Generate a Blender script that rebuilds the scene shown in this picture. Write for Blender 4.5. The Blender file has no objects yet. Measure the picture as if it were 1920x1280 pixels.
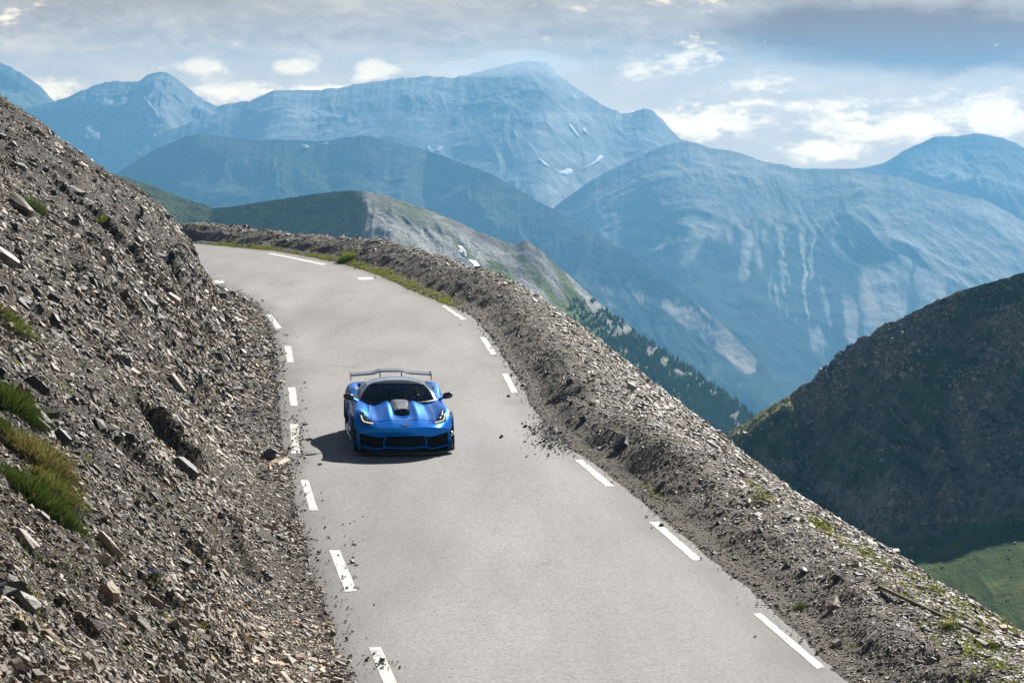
import bpy, bmesh, math, random
import numpy as np
from mathutils import Vector, Matrix, Euler
from mathutils.bvhtree import BVHTree

random.seed(7)
RNG = np.random.default_rng(11)
SC = bpy.context.scene
COL = SC.collection
R = math.radians

# ------------------------------------------------------------------ camera
F = 4533.0                      # focal length in photo pixels (85 mm on 36 mm, 1920 px wide)
HCAM = 6.7
PITCH = math.atan(450.0 / F)
cam_d = bpy.data.cameras.new('camera'); cam = bpy.data.objects.new('camera', cam_d); COL.objects.link(cam)
cam_d.sensor_width = 36.0; cam_d.lens = 85.0; cam_d.clip_start = 0.3; cam_d.clip_end = 60000
cam.location = (0, 0, HCAM); cam.rotation_euler = (math.pi / 2 - PITCH, 0, 0)
SC.camera = cam
CP, SP = math.cos(PITCH), math.sin(PITCH)

def ray(px, py):
    """direction (x, y=1 forward, z) of a photo pixel, numpy friendly"""
    px = np.asarray(px, float); py = np.asarray(py, float)
    a = (px - 960) / F; b = -(py - 640) / F
    y = CP + b * SP; z = -SP + b * CP
    return a / y, z / y
def at(px, py, d):
    x, z = ray(px, py)
    return np.stack([x * d, np.ones_like(x) * d, HCAM + z * d], -1)
def ground(px, py):
    x, z = ray(px, py); d = -HCAM / z
    return np.stack([x * d, d], -1)

# ------------------------------------------------------------------ noise
def _h(ix, iy, seed):
    n = (ix.astype(np.int64) * 374761393 + iy.astype(np.int64) * 668265263 + seed * 974634777) & 0xffffffff
    n = ((n ^ (n >> 13)) * 1274126177) & 0xffffffff
    n = (n ^ (n >> 16)) & 0xffffffff
    return n / 4294967295.0
def vnoise(x, y, seed=0):
    x = np.asarray(x, float); y = np.asarray(y, float)
    ix = np.floor(x); iy = np.floor(y); fx = x - ix; fy = y - iy
    fx = fx**3 * (fx * (fx * 6 - 15) + 10); fy = fy**3 * (fy * (fy * 6 - 15) + 10)
    a = _h(ix, iy, seed); b = _h(ix + 1, iy, seed); c = _h(ix, iy + 1, seed); d = _h(ix + 1, iy + 1, seed)
    return (a * (1 - fx) + b * fx) * (1 - fy) + (c * (1 - fx) + d * fx) * fy
def fbm(x, y, oct=4, seed=0, gain=.5):
    s = 0; a = 1; t = 0
    for k in range(oct):
        s = s + a * (vnoise(x * 2**k + 17.3 * k, y * 2**k - 9.1 * k, seed + k) * 2 - 1); t += a; a *= gain
    return s / t
def ridged(x, y, oct=4, seed=0, gain=.5):
    s = 0; a = 1; t = 0
    for k in range(oct):
        s = s + a * (1 - np.abs(vnoise(x * 2**k + 5.7 * k, y * 2**k + 3.3 * k, seed + k) * 2 - 1)); t += a; a *= gain
    return s / t
def sstep(a, b, x):
    t = np.clip((x - a) / (b - a), 0, 1); return t * t * (3 - 2 * t)

# ------------------------------------------------------------------ objects
def tag(o, label=None, cat=None, group=None, kind=None):
    if label: o['label'] = label
    if cat: o['category'] = cat
    if group: o['group'] = group
    if kind: o['kind'] = kind
    return o
def link(name, me, parent=None, mat=None):
    o = bpy.data.objects.new(name, me); COL.objects.link(o)
    if parent is not None: o.parent = parent
    if mat is not None:
        for m in (mat if isinstance(mat, (list, tuple)) else [mat]): me.materials.append(m)
    return o
def empty(name, loc, rz=0.0):
    o = bpy.data.objects.new(name, None); COL.objects.link(o)
    o.location = loc; o.rotation_euler = (0, 0, rz); o.empty_display_size = .2
    return o
def mesh_np(name, V, Fq, cols=None, smooth=False, matidx=None):
    """V (n,3); Fq (m,k) one polygon size; cols (n,3) point colours"""
    me = bpy.data.meshes.new(name)
    V = np.asarray(V, np.float32); Fq = np.asarray(Fq, np.int32)
    n, (m, k) = len(V), Fq.shape
    me.vertices.add(n); me.vertices.foreach_set('co', V.ravel())
    me.loops.add(m * k); me.loops.foreach_set('vertex_index', Fq.ravel())
    me.polygons.add(m); me.polygons.foreach_set('loop_start', np.arange(m, dtype=np.int32) * k)
    try: me.polygons.foreach_set('loop_total', np.full(m, k, np.int32))
    except Exception: pass
    me.polygons.foreach_set('use_smooth', np.full(m, bool(smooth)))
    if matidx is not None: me.polygons.foreach_set('material_index', np.asarray(matidx, np.int32))
    if cols is not None:
        a = me.color_attributes.new('tone', 'FLOAT_COLOR', 'POINT')
        c = np.ones((n, 4), np.float32); c[:, :cols.shape[1]] = cols
        a.data.foreach_set('color', c.ravel())
    me.update(calc_edges=True)
    return me
def grid_faces(nr, nc):
    i = np.arange(nr * nc).reshape(nr, nc)
    return np.stack([i[:-1, :-1], i[:-1, 1:], i[1:, 1:], i[1:, :-1]], -1).reshape(-1, 4)
def prune(V, Fq, *attrs):
    used = np.zeros(len(V), bool); used[Fq.ravel()] = True
    m = np.cumsum(used) - 1
    return (V[used], m[Fq]) + tuple(a[used] for a in attrs)
def spline(pts, step):
    """Catmull-Rom through points, resampled evenly"""
    P = np.asarray(pts, float); P = np.vstack([2 * P[0] - P[1], P, 2 * P[-1] - P[-2]])
    out = []
    t = np.linspace(0, 1, 24, endpoint=False)[:, None]
    for i in range(1, len(P) - 2):
        a, b, c, d = P[i - 1], P[i], P[i + 1], P[i + 2]
        out.append(.5 * (2 * b + (c - a) * t + (2 * a - 5 * b + 4 * c - d) * t**2 + (3 * b - a - 3 * c + d) * t**3))
    out = np.vstack(out + [P[-2:-1]])
    L = np.r_[0, np.cumsum(np.linalg.norm(np.diff(out, axis=0), axis=1))]
    s = np.arange(0, L[-1], step)
    return np.stack([np.interp(s, L, out[:, k]) for k in range(out.shape[1])], -1), s
def smooth1(a, n):
    k = np.ones(n) / n
    return np.stack([np.convolve(np.pad(a[:, j], n // 2, mode='edge'), k, 'valid')[:len(a)] for j in range(a.shape[1])], -1)

# ------------------------------------------------------------------ materials
class NT:
    def __init__(self, name):
        self.m = bpy.data.materials.new(name); self.m.use_nodes = True
        self.t = self.m.node_tree; self.t.nodes.clear()
        self.out = self.n('ShaderNodeOutputMaterial')
    def n(self, typ, **kw):
        x = self.t.nodes.new(typ)
        for k, v in kw.items():
            if hasattr(x, k): setattr(x, k, v)
        return x
    def l(self, a, b): self.t.links.new(a, b)
    def val(self, node, **kw):
        for k, v in kw.items(): node.inputs[k.replace('_', ' ')].default_value = v
        return node
def coords(nt, scale=(1, 1, 1), obj=True):
    tc = nt.n('ShaderNodeTexCoord'); mp = nt.n('ShaderNodeMapping'); mp.inputs['Scale'].default_value = scale
    nt.l(tc.outputs['Object'], mp.inputs['Vector']); return mp.outputs['Vector']
def noise(nt, vec, scale, detail=4, rough=.55):
    x = nt.n('ShaderNodeTexNoise'); x.inputs['Scale'].default_value = scale
    x.inputs['Detail'].default_value = detail; x.inputs['Roughness'].default_value = rough
    nt.l(vec, x.inputs['Vector']); return x.outputs['Fac']
def ramp(nt, fac, stops):
    x = nt.n('ShaderNodeValToRGB'); e = x.color_ramp.elements
    e[0].position, e[1].position = stops[0][0], stops[-1][0]
    c4 = lambda c: (tuple(c) + (1,)) if len(c) == 3 else c
    e[0].color, e[1].color = c4(stops[0][1]), c4(stops[-1][1])
    for p, c in stops[1:-1]:
        q = e.new(p); q.color = c4(c)
    nt.l(fac, x.inputs['Fac']); return x.outputs['Color']
def mix(nt, fac, a, b, mode='MIX'):
    x = nt.n('ShaderNodeMix', data_type='RGBA', blend_type=mode)
    def put(s, v):
        if isinstance(v, bpy.types.NodeSocket): nt.l(v, s)
        elif isinstance(v, (int, float)): s.default_value = v
        else: s.default_value = tuple(v) + (1,) if len(v) == 3 else v
    put(x.inputs[0], fac); put(x.inputs[6], a); put(x.inputs[7], b)
    return x.outputs[2]
def principled(nt, color=None, rough=.6, metal=0, spec=.5, **kw):
    b = nt.n('ShaderNodeBsdfPrincipled')
    if color is not None:
        if isinstance(color, bpy.types.NodeSocket): nt.l(color, b.inputs['Base Color'])
        else: b.inputs['Base Color'].default_value = tuple(color) + (1,)
    if isinstance(rough, bpy.types.NodeSocket): nt.l(rough, b.inputs['Roughness'])
    else: b.inputs['Roughness'].default_value = rough
    b.inputs['Metallic'].default_value = metal; b.inputs['Specular IOR Level'].default_value = spec
    for k, v in kw.items(): b.inputs[k.replace('_', ' ')].default_value = v
    nt.l(b.outputs[0], nt.out.inputs['Surface']); return b
def bump(nt, b, h, strength=.5, dist=.02):
    x = nt.n('ShaderNodeBump'); x.inputs['Strength'].default_value = strength; x.inputs['Distance'].default_value = dist
    nt.l(h, x.inputs['Height']); nt.l(x.outputs[0], b.inputs['Normal'])
def attr(nt, name='tone'):
    x = nt.n('ShaderNodeVertexColor'); x.layer_name = name; return x.outputs['Color']
def simple(name, color, rough=.5, metal=0, spec=.5, vary=.12, scale=30, **kw):
    nt = NT(name); v = coords(nt)
    f = noise(nt, v, scale, 3)
    c = np.array(color)
    col = ramp(nt, f, [(.25, tuple(c * (1 - vary))), (.75, tuple(np.minimum(c * (1 + vary), 1)))])
    principled(nt, col, rough, metal, spec, **kw); return nt.m

def mat_stone(name, lo, hi, rough=.5, spec=.5):
    nt = NT(name); v = coords(nt)
    f = noise(nt, v, 22, 5, .65)
    base = mix(nt, f, tuple(lo), tuple(hi))
    col = mix(nt, 1.0, base, attr(nt), 'MULTIPLY')
    b = principled(nt, col, rough, 0, spec)
    bump(nt, b, noise(nt, v, 60, 4), .5, .015); return nt.m
def mat_dirt(name, lo, hi):
    nt = NT(name); v = coords(nt)
    f = noise(nt, v, 9, 8, .7); f2 = noise(nt, v, 1.2, 4)
    col = mix(nt, f, tuple(lo), tuple(hi)); col = mix(nt, f2, col, tuple(np.array(lo) * .9 + np.array((.02, .012, 0))))
    b = principled(nt, col, .85, 0, .25); bump(nt, b, noise(nt, v, 25, 6, .7), 1, .06); return nt.m

M = {}
M['chips'] = mat_stone('shale', (.50, .47, .43), (1.08, 1.0, .90), .58, .3)
M['rock'] = mat_stone('rock', (.45, .43, .40), (1.1, 1.0, .92), .6, .4)
M['dirt'] = mat_dirt('dirt', (.030, .025, .019), (.115, .098, .078))
M['bankdirt'] = mat_dirt('bank_dirt', (.13, .112, .088), (.32, .285, .23))
def mat_asphalt():
    nt = NT('asphalt'); v = coords(nt)
    f = noise(nt, v, 22, 8, .95); g = noise(nt, coords(nt, (.9, .16, 1)), .8, 5, .6); w = noise(nt, v, 240, 2)
    col = ramp(nt, f, [(.40, (.175, .167, .158)), (.5, (.285, .273, .26)), (.61, (.42, .40, .38))])
    col = mix(nt, 1.0, col, ramp(nt, g, [(.28, (.74, .74, .75)), (.55, (.97, .97, .97)), (.75, (1.06, 1.05, 1.03))]), 'MULTIPLY')
    col = mix(nt, 1.0, col, attr(nt), 'MULTIPLY')
    sp = nt.n('ShaderNodeTexVoronoi'); sp.inputs['Scale'].default_value = 14; nt.l(v, sp.inputs['Vector'])
    col = mix(nt, 1.0, col, ramp(nt, sp.outputs['Distance'], [(.0, (.5, .49, .48)), (.16, (.72, .72, .72)), (.3, (1, 1, 1))]), 'MULTIPLY')
    crk = nt.n('ShaderNodeTexVoronoi', feature='DISTANCE_TO_EDGE'); crk.inputs['Scale'].default_value = .33
    wv = nt.n('ShaderNodeTexNoise'); wv.inputs['Scale'].default_value = 1.1; wv.inputs['Detail'].default_value = 6; nt.l(v, wv.inputs['Vector'])
    va = nt.n('ShaderNodeVectorMath', operation='MULTIPLY_ADD'); nt.l(wv.outputs['Color'], va.inputs[0]); va.inputs[1].default_value = (1.6, 1.6, 0); nt.l(v, va.inputs[2]); nt.l(va.outputs[0], crk.inputs['Vector'])
    cm = nt.n('ShaderNodeMath', operation='MULTIPLY'); cmr = ramp(nt, crk.outputs['Distance'], [(.0, (1, 1, 1)), (.006, (0, 0, 0))]); nt.l(cmr, cm.inputs[0]); nt.l(ramp(nt, noise(nt, v, .5, 3), [(.5, (0, 0, 0)), (.62, (.45, .45, .45))]), cm.inputs[1])
    col = mix(nt, cm.outputs[0], col, (.10, .095, .09))
    b = principled(nt, col, .78, 0, .3); bump(nt, b, w, .35, .006); return nt.m
M['asphalt'] = mat_asphalt()
def mat_paint():
    nt = NT('road_paint'); v = coords(nt)
    f = noise(nt, v, 26, 6, .75); g = noise(nt, v, 3.2, 3)
    h = nt.n('ShaderNodeMath', operation='ADD'); nt.l(f, h.inputs[0]); nt.l(g, h.inputs[1])
    col = ramp(nt, h.outputs[0], [(.80, (.27, .26, .245)), (.87, (.58, .565, .53)), (.97, (.70, .68, .63))])
    principled(nt, col, .7, 0, .3); return nt.m
M['paint'] = mat_paint()
def mat_blade(name, lo, hi):
    nt = NT(name); c = mix(nt, 1.0, attr(nt), mix(nt, noise(nt, coords(nt), 8, 3), (.8, .8, .8), (1.15, 1.15, 1.15)), 'MULTIPLY')
    d = nt.n('ShaderNodeBsdfDiffuse'); t = nt.n('ShaderNodeBsdfTranslucent'); mx = nt.n('ShaderNodeMixShader')
    nt.l(c, d.inputs[0]); nt.l(c, t.inputs[0]); mx.inputs[0].default_value = .45
    nt.l(d.outputs[0], mx.inputs[1]); nt.l(t.outputs[0], mx.inputs[2]); nt.l(mx.outputs[0], nt.out.inputs['Surface']); return nt.m
M['blade'] = mat_blade('grass_blade', None, None)
def mat_far(name, scale, bumpd, bstr=.8, fine=.5):
    nt = NT(name); v = coords(nt)
    f = noise(nt, v, scale, 8, .7); f2 = noise(nt, v, scale * 6, 5, .7)
    col = mix(nt, 1.0, attr(nt), ramp(nt, f, [(.3, (.62, .62, .62)), (.7, (1.3, 1.3, 1.3))]), 'MULTIPLY')
    col = mix(nt, 1.0, col, ramp(nt, f2, [(.3, (.72, .72, .72)), (.7, (1.25, 1.25, 1.25))]), 'MULTIPLY')
    f3 = noise(nt, v, scale * 26, 4, .7); col = mix(nt, 1.0, col, ramp(nt, f3, [(.36, (1 - fine,) * 3), (.62, (1 + fine,) * 3)]), 'MULTIPLY')
    b = principled(nt, col, .95, 0, .1); bump(nt, b, f2, bstr, bumpd); return nt.m
M['mount'] = mat_far('mountain_rock', .006, 9, .6, .12)
M['hillside_far'] = mat_far('hill_turf', .05, 1.6)
M['hillside_mid'] = mat_far('slope_turf', .26, .45)
M['snow'] = simple('snow', (.85, .87, .9), .7, vary=.06, scale=.1)

# ------------------------------------------------------------------ road edges
LEFT_PX = [(380, 520), (405, 534), (440, 547), (478, 570), (502, 598), (517, 640), (524, 700), (528, 760), (537, 830), (546, 880), (566, 965), (592, 1060), (628, 1170), (668, 1280)]
RIGHT_PX = [(368, 457), (450, 464), (520, 471), (600, 485), (655, 498), (705, 513), (765, 541), (835, 569), (885, 592), (922, 634), (950, 675), (975, 718), (992, 750), (1020, 790), (1068, 838), (1108, 862), (1165, 908), (1240, 973), (1340, 1052), (1440, 1138), (1565, 1250), (1604, 1280)]
lp = ground(*np.array(LEFT_PX, float).T); rp = ground(*np.array(RIGHT_PX, float).T)
left_pts = np.vstack([[(-46, 112), (-32, 111), (-23, 107), (-16.5, 101), (-13.6, 96.5)], lp, [(-.9, 21.5), (.9, 15), (4.0, 8), (8.4, 2), (14.5, -4), (24, -9)]])
right_pts = np.vstack([[(-46, 121.5), (-34, 122), (-25, 120.5), (-19, 117.5)], rp, [(5.3, 21), (7.6, 14.5), (11, 8.5), (15.5, 4), (21, 0.5), (28, -2.5)]])
LE, LS = spline(left_pts, .2); RE, RS = spline(right_pts, .2)
def seg_dist(P, line):
    """distance of points to a polyline; sign + on the right hand of its direction; index of nearest vertex"""
    best = np.full(len(P), 1e9); sg = np.zeros(len(P)); bi = np.zeros(len(P), int)
    L = line[::3]
    for i in range(len(L) - 1):
        a, b = L[i], L[i + 1]; d = b - a; t = np.clip(((P - a) @ d) / (d @ d), 0, 1)
        q = a + t[:, None] * d; r = P - q; dd = np.hypot(r[:, 0], r[:, 1])
        m = dd < best
        best[m] = dd[m]; bi[m] = i * 3; sg[m] = np.sign(d[0] * r[m, 1] - d[1] * r[m, 0])
    return best, sg, bi

# road sheet: between the two edges, matched by arc length fraction of nearest points
def road_rows():
    n = 620
    # pair points: for every left sample use the param that follows the road: interpolate by pairing normalised key points
    kl = [0, 5, 9, 13, 14, 15, 16, 17, 18, 19, 24]
    a = np.linspace(0, 1, n)
    li = np.interp(a, [0, .12, .30, .45, .62, .78, 1], [0, .12, .30, .45, .62, .78, 1])
    return a
def by_frac(line, f):
    idx = f * (len(line) - 1); i = np.clip(idx.astype(int), 0, len(line) - 2); t = (idx - i)[:, None]
    return line[i] * (1 - t) + line[i + 1] * t
# the road runs from far to near; pair left/right by matching closest right point, monotone
fl = np.linspace(0, 1, 640); lq = by_frac(LE, fl)
nn = np.array([np.argmin(((RE - q) ** 2).sum(1)) for q in lq]) / (len(RE) - 1.0)
nn = np.maximum.accumulate(nn); nn = np.convolve(np.pad(nn, 12, mode='edge'), np.ones(25) / 25, 'valid')
rq = by_frac(RE, nn)
NW = 40
W_ = np.linspace(-.06, 1.06, NW)
V = np.zeros((640, NW, 3)); V[:, :, :2] = lq[:, None] * (1 - W_)[None, :, None] + rq[:, None] * W_[None, :, None]
edge = np.minimum(W_, 1 - W_)
V[:, :, 2] = np.where(edge < 0, edge * 1.2, 0)[None] + .02 * np.sin(np.clip(W_, 0, 1) * math.pi)[None]
V[:, :, 0] += (edge < .0)[None] * .05 * fbm(V[:, :, 0] * 2.2, V[:, :, 1] * 2.2, 3, 5)
xx, yy = V[:, :, 0], V[:, :, 1]
dust = sstep(.14, .0, edge[None] + .05 * fbm(xx * .8, yy * .8, 4, 31)) # grit gathered along the edges
# two paler wheel tracks polished by traffic
trk = np.exp(-((W_ - .30) / .09) ** 2) + np.exp(-((W_ - .70) / .09) ** 2)
t1 = 1 - .04 * trk[None] + .17 * fbm(xx * .35, yy * .12, 4, 77)
tone = np.stack([t1 * (1 - .30 * dust), t1 * (1 - .31 * dust), t1 * (1 - .33 * dust)], -1)
road = link('road', mesh_np('road', V.reshape(-1, 3), grid_faces(640, NW)[:, ::-1], tone.reshape(-1, 3), True), None, M['asphalt'])
tag(road, kind='structure')
def road_z(x, y):
    return .012

DASH = [
 [(397, 527), (417, 525), (421, 530.5), (400, 533)], [(419.6, 539.3), (428, 539), (470, 561), (458.6, 563)], [(497, 589.6), (508.5, 589.6), (528.6, 615.2), (518.8, 617)],
 [(533.3, 648.7), (546, 648.7), (550.8, 679), (538.8, 679.7)], [(540, 726.6), (553.8, 726.6), (558.4, 761), (544.4, 761)], [(543.8, 795), (559.4, 795), (564, 850.6), (546, 850.6)],
 [(563.4, 900), (578, 900), (596.7, 956.7), (581, 957.5)], [(616.7, 1031.7), (637.5, 1031.7), (669.6, 1108.3), (646.7, 1109.6)], [(691.7, 1213.8), (713.3, 1213.3), (752, 1296), (725, 1296)],
 [(1412, 1150.5), (1427, 1149.8), (1547, 1250.6), (1532, 1254.4)], [(1217, 978.8), (1234.5, 978), (1317, 1050), (1299.4, 1051)], [(1078, 862.5), (1092, 862), (1152.5, 911.6), (1136, 912.5)],
 [(941.6, 700.6), (951.6, 700), (971, 736), (959.4, 737.5)], [(900, 632), (909.4, 632), (931, 664), (919.7, 664.7)], [(826.6, 572.8), (834.4, 572.8), (875, 598.8), (865.6, 600)],
 [(668, 520.6), (697, 519.7), (701, 523.8), (673.4, 525.6)], [(500, 475.5), (510, 475), (613.5, 495.6), (605.5, 497.6)]]
road_bvh = BVHTree.FromPolygons([tuple(v) for v in V.reshape(-1, 3)], [tuple(int(i) for i in f) for f in grid_faces(640, NW)])
for q in DASH:
    g = ground(*np.array(q, float).T)
    n = 14; t = np.linspace(0, 1, n)[:, None]; rows = []
    wob = .012 * (vnoise(np.arange(n) * .9, np.full(n, g[0, 0] * 3), 3) - .5)[:, None]
    for w in (0, .5, 1):
        a = g[0] * (1 - w) + g[1] * w; b = g[3] * (1 - w) + g[2] * w
        p = a * (1 - t) + b * t; p = p + wob * (w - .5) * 2
        z = []
        for x, y in p:
            h = road_bvh.ray_cast(Vector((x, y, 5)), Vector((0, 0, -1))); z.append((h[0].z if h[0] is not None else 0) + .005)
        rows.append(np.column_stack([p, z]))
    vv = np.stack(rows, 1).reshape(-1, 3)
    link('edge_line_dash', mesh_np('edge_line_dash', vv, grid_faces(n, 3)[:, ::-1], None, True), road, M['paint'])

# ------------------------------------------------------------------ hillside on the inner side
HX = np.arange(-44, 12, .15); HY = np.arange(-12, 124, .15)
gx, gy = np.meshgrid(HX, HY); P = np.stack([gx.ravel(), gy.ravel()], -1)
du, sg, bi = seg_dist(P, LE)
# LE runs from far to near, so the hill (image left) lies on its right hand
u = np.where(sg < 0, du, -du)
K = [np.array(k, float).T for k in (
    [(-1, -.12), (0, -.03), (.5, .10), (1.2, .42), (3, 2.0), (5, 3.55), (8, 5.7), (14, 9.6), (30, 19)],
    [(-1, -.12), (0, -.03), (.8, .12), (1.5, .55), (2.5, 2.1), (3.7, 3.5), (5.8, 4.95), (8, 6.3), (14, 10), (30, 20)],
    [(-1, -.12), (0, -.03), (.9, .06), (1.25, .32), (1.8, 1.5), (2.6, 2.6), (4.1, 3.95), (6.1, 5.3), (8.7, 7.2), (14, 11), (30, 21)])]
def hill_z(u, y, x):
    y = np.asarray(y)
    g = [np.interp(u, k[0], k[1]) for k in K]
    w1 = sstep(34, 62, y); w2 = sstep(70, 88, y)
    z = g[0] * (1 - w1) + (g[1] * (1 - w2) + g[2] * w2) * w1
    amp = sstep(.5 + .6 * sstep(60, 75, y), 2.0, u)
    # strata: the beds dip down to the right, so lumps are drawn out along the fall line
    a = (x * .82 - y * .25); b = (x * .3 + y * .95)
    z = z + amp * (.45 * fbm(x * .16, y * .12, 3, 1) + .42 * (ridged(b * .5, a * .22, 3, 9) - .6) + .24 * fbm(b * 1.1, a * .7, 4, 21) + .06 * fbm(x * 3.2, y * 3.2, 2, 40))
    cl = sstep(36, 56, y) * sstep(.6, 1.2, u) * sstep(6, 2.5, u)
    z = z + cl * .60 * (ridged(b * .42 + 3, a * .9, 3, 63) - .62)
    z = z + sstep(-.2, .4, u) * .05 * fbm(x * 2, y * 2, 3, 70)
    return z
z = hill_z(u, P[:, 1], P[:, 0])
fq = grid_faces(len(HY), len(HX))
keep = (u[fq].max(1) > -.45) & (u[fq].min(1) < 26)
hv, hf, hu = prune(np.column_stack([P, z]), fq[keep], u)
# clefts and ledges worn into the beds: found on the plain slope first, then cut
_b = BVHTree.FromPolygons(hv.tolist(), hf.tolist())
def _p(px, py):
    x, z_ = ray(px, py); h = _b.ray_cast(Vector((0, 0, HCAM)), Vector((float(x), 1, float(z_))).normalized(), 500)[0]
    return None if h is None else (h.x, h.y)
for wd_, dp, ln_ in ((.17, .42, [(250, 730), (300, 800), (345, 850), (396, 900)]), (.10, .22, [(300, 470), (330, 520), (350, 590), (345, 640)]), (.09, .22, [(370, 560), (392, 640), (388, 700)]), (.09, .2, [(430, 600), (448, 650), (440, 700)]),
                     (.10, .18, [(140, 470), (230, 560), (300, 640), (360, 705)]), (.09, .16, [(120, 600), (190, 665), (250, 712)]), (.10, .2, [(400, 940), (428, 1000), (470, 1090)]), (.09, .2, [(300, 950), (360, 1030), (420, 1110)]), (.08, .14, [(90, 690), (170, 770), (230, 850)]),
                     (.12, .2, [(60, 1080), (160, 1170), (240, 1250)]), (.10, .2, [(330, 1100), (380, 1180), (420, 1270)]), (.12, .2, [(100, 330), (200, 430), (270, 520)]), (.08, .2, [(280, 420), (312, 470), (325, 500)])):
    q = [_p(*a) for a in ln_]; q = np.array([a for a in q if a is not None])
    if len(q) < 2: continue
    q, _s = spline(q, .12); q = np.vstack([q[0] - (q[1] - q[0]), q])
    near = (hv[:, 0] > q[:, 0].min() - 1.5) & (hv[:, 0] < q[:, 0].max() + 1.5) & (hv[:, 1] > q[:, 1].min() - 1.5) & (hv[:, 1] < q[:, 1].max() + 1.5)
    pp = hv[near, :2]; pp = pp + .12 * np.stack([fbm(pp[:, 0] * 1.6, pp[:, 1] * 1.6, 3, 7), fbm(pp[:, 0] * 1.6 + 9, pp[:, 1] * 1.6, 3, 8)], -1)
    d2 = ((pp[:, None] - q[None]) ** 2).sum(-1); k_ = d2.argmin(1); dist = np.sqrt(d2[np.arange(len(pp)), k_]); t_ = np.gradient(q, axis=0)[k_]; t_ /= np.linalg.norm(t_, axis=1)[:, None] + 1e-9
    sd_ = np.sign(t_[:, 0] * (pp - q[k_])[:, 1] - t_[:, 1] * (pp - q[k_])[:, 0]); fd = sstep(0, 6, k_) * sstep(0, 6, len(q) - 1 - k_)
    hv[near, 2] += fd * (-dp * np.exp(-(dist / wd_) ** 2) + dp * .55 * np.exp(-((dist - wd_ * 2.2) / (wd_ * 1.6)) ** 2) * (sd_ > 0))
hillside = link('hillside', mesh_np('hillside', hv, hf, None, True), None, M['dirt']); tag(hillside, kind='structure')
hill_bvh = BVHTree.FromPolygons(hv.tolist(), hf.tolist())

# ------------------------------------------------------------------ bank on the outer side
bn = len(RE); tn = np.gradient(RE, axis=0); tn /= np.linalg.norm(tn, axis=1)[:, None]
nrm = np.stack([-tn[:, 1], tn[:, 0]], -1)          # RE runs far->near: left hand is outwards (image right)
tns = smooth1(tn, 81); tns /= np.linalg.norm(tns, axis=1)[:, None]; nrm2 = np.stack([-tns[:, 1], tns[:, 0]], -1)
U = np.r_[np.arange(-.5, 4.6, .09), 4.8 + np.cumsum(np.geomspace(.2, 12, 26))]
def bank_z(u, s_y, x, y):
    wn = sstep(48, 30, s_y)            # near stretch: lower and broader
    far = sstep(70, 84, s_y)
    k1 = np.interp(u, [-1, -.2, 0, .3, .7, 1.05, 1.5, 2.0, 2.6, 3.3, 4.6, 12, 400], [-.10, -.05, .0, .10, .36, .50, .48, .30, -.02, -.48, -1.5, -7.4, -290])
    k2 = np.interp(u, [-1, -.2, 0, .3, .65, 1.0, 1.6, 2.3, 3.0, 3.8, 4.8, 12, 400], [-.10, -.05, .0, .06, .24, .34, .31, .12, -.16, -.62, -1.35, -7.0, -290])
    k3 = np.interp(u, [-1, -.2, 0, .5, 1.0, 1.6, 2.2, 2.8, 3.6, 4.6, 12, 400], [-.10, -.05, .0, .12, .40, .66, .70, .45, -.1, -1.0, -6.6, -290])
    z = k1 * (1 - wn) + k2 * wn; z = z * (1 - far) + k3 * far
    amp = sstep(.05, .9, u)
    z = z * (1 + .28 * fbm(x * .10, y * .17, 2, 99) * sstep(.2, .8, u) * sstep(3, 2, u)) + amp * (.26 * fbm(x * .33, y * .28, 3, 101) + .09 * fbm(x * 1.3, y * 1.3, 3, 111) + .035 * fbm(x * 4, y * 4, 2, 121))
    z = z + sstep(-.15, .2, u) * .03 * fbm(x * 2.4, y * 2.4, 3, 131)
    # second low heap behind the crest at the bend and a washed gap further down
    def lump(cx, cy, r, h): return h * np.exp(-(((x - cx) ** 2 + (y - cy) ** 2) / r**2))
    return z
bp = np.where((U < 4)[None, :, None], RE[:, None] + nrm[:, None] * U[None, :, None], RE[:, None] + nrm[:, None] * 4 + nrm2[:, None] * (U[None, :, None] - 4))
wob = .16 * fbm(RS * .45, RS * 0, 4, 300)          # ragged gravel margin
bp[:, :, :] += (nrm * wob[:, None])[:, None] * (U < 1.2)[None, :, None] * 0.6
bz = bank_z(np.broadcast_to(U, bp.shape[:2]), np.broadcast_to(RE[:, 1][:, None], bp.shape[:2]), bp[:, :, 0], bp[:, :, 1])
bv = np.concatenate([bp, bz[..., None]], -1).reshape(-1, 3); bf = grid_faces(bn, len(U))
bank = link('roadside_bank', mesh_np('roadside_bank', bv, bf, None, True), None, M['bankdirt']); tag(bank, kind='structure')
bank_bvh = BVHTree.FromPolygons(bv.tolist(), bf.tolist())

CAMV = Vector((0, 0, HCAM))
def pick(bvh, px, py, maxd=20000):
    x, z = ray(px, py); d = Vector((float(x), 1.0, float(z))).normalized()
    h = bvh.ray_cast(CAMV, d, maxd)
    return (h[0], h[1]) if h[0] is not None else (None, None)
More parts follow.
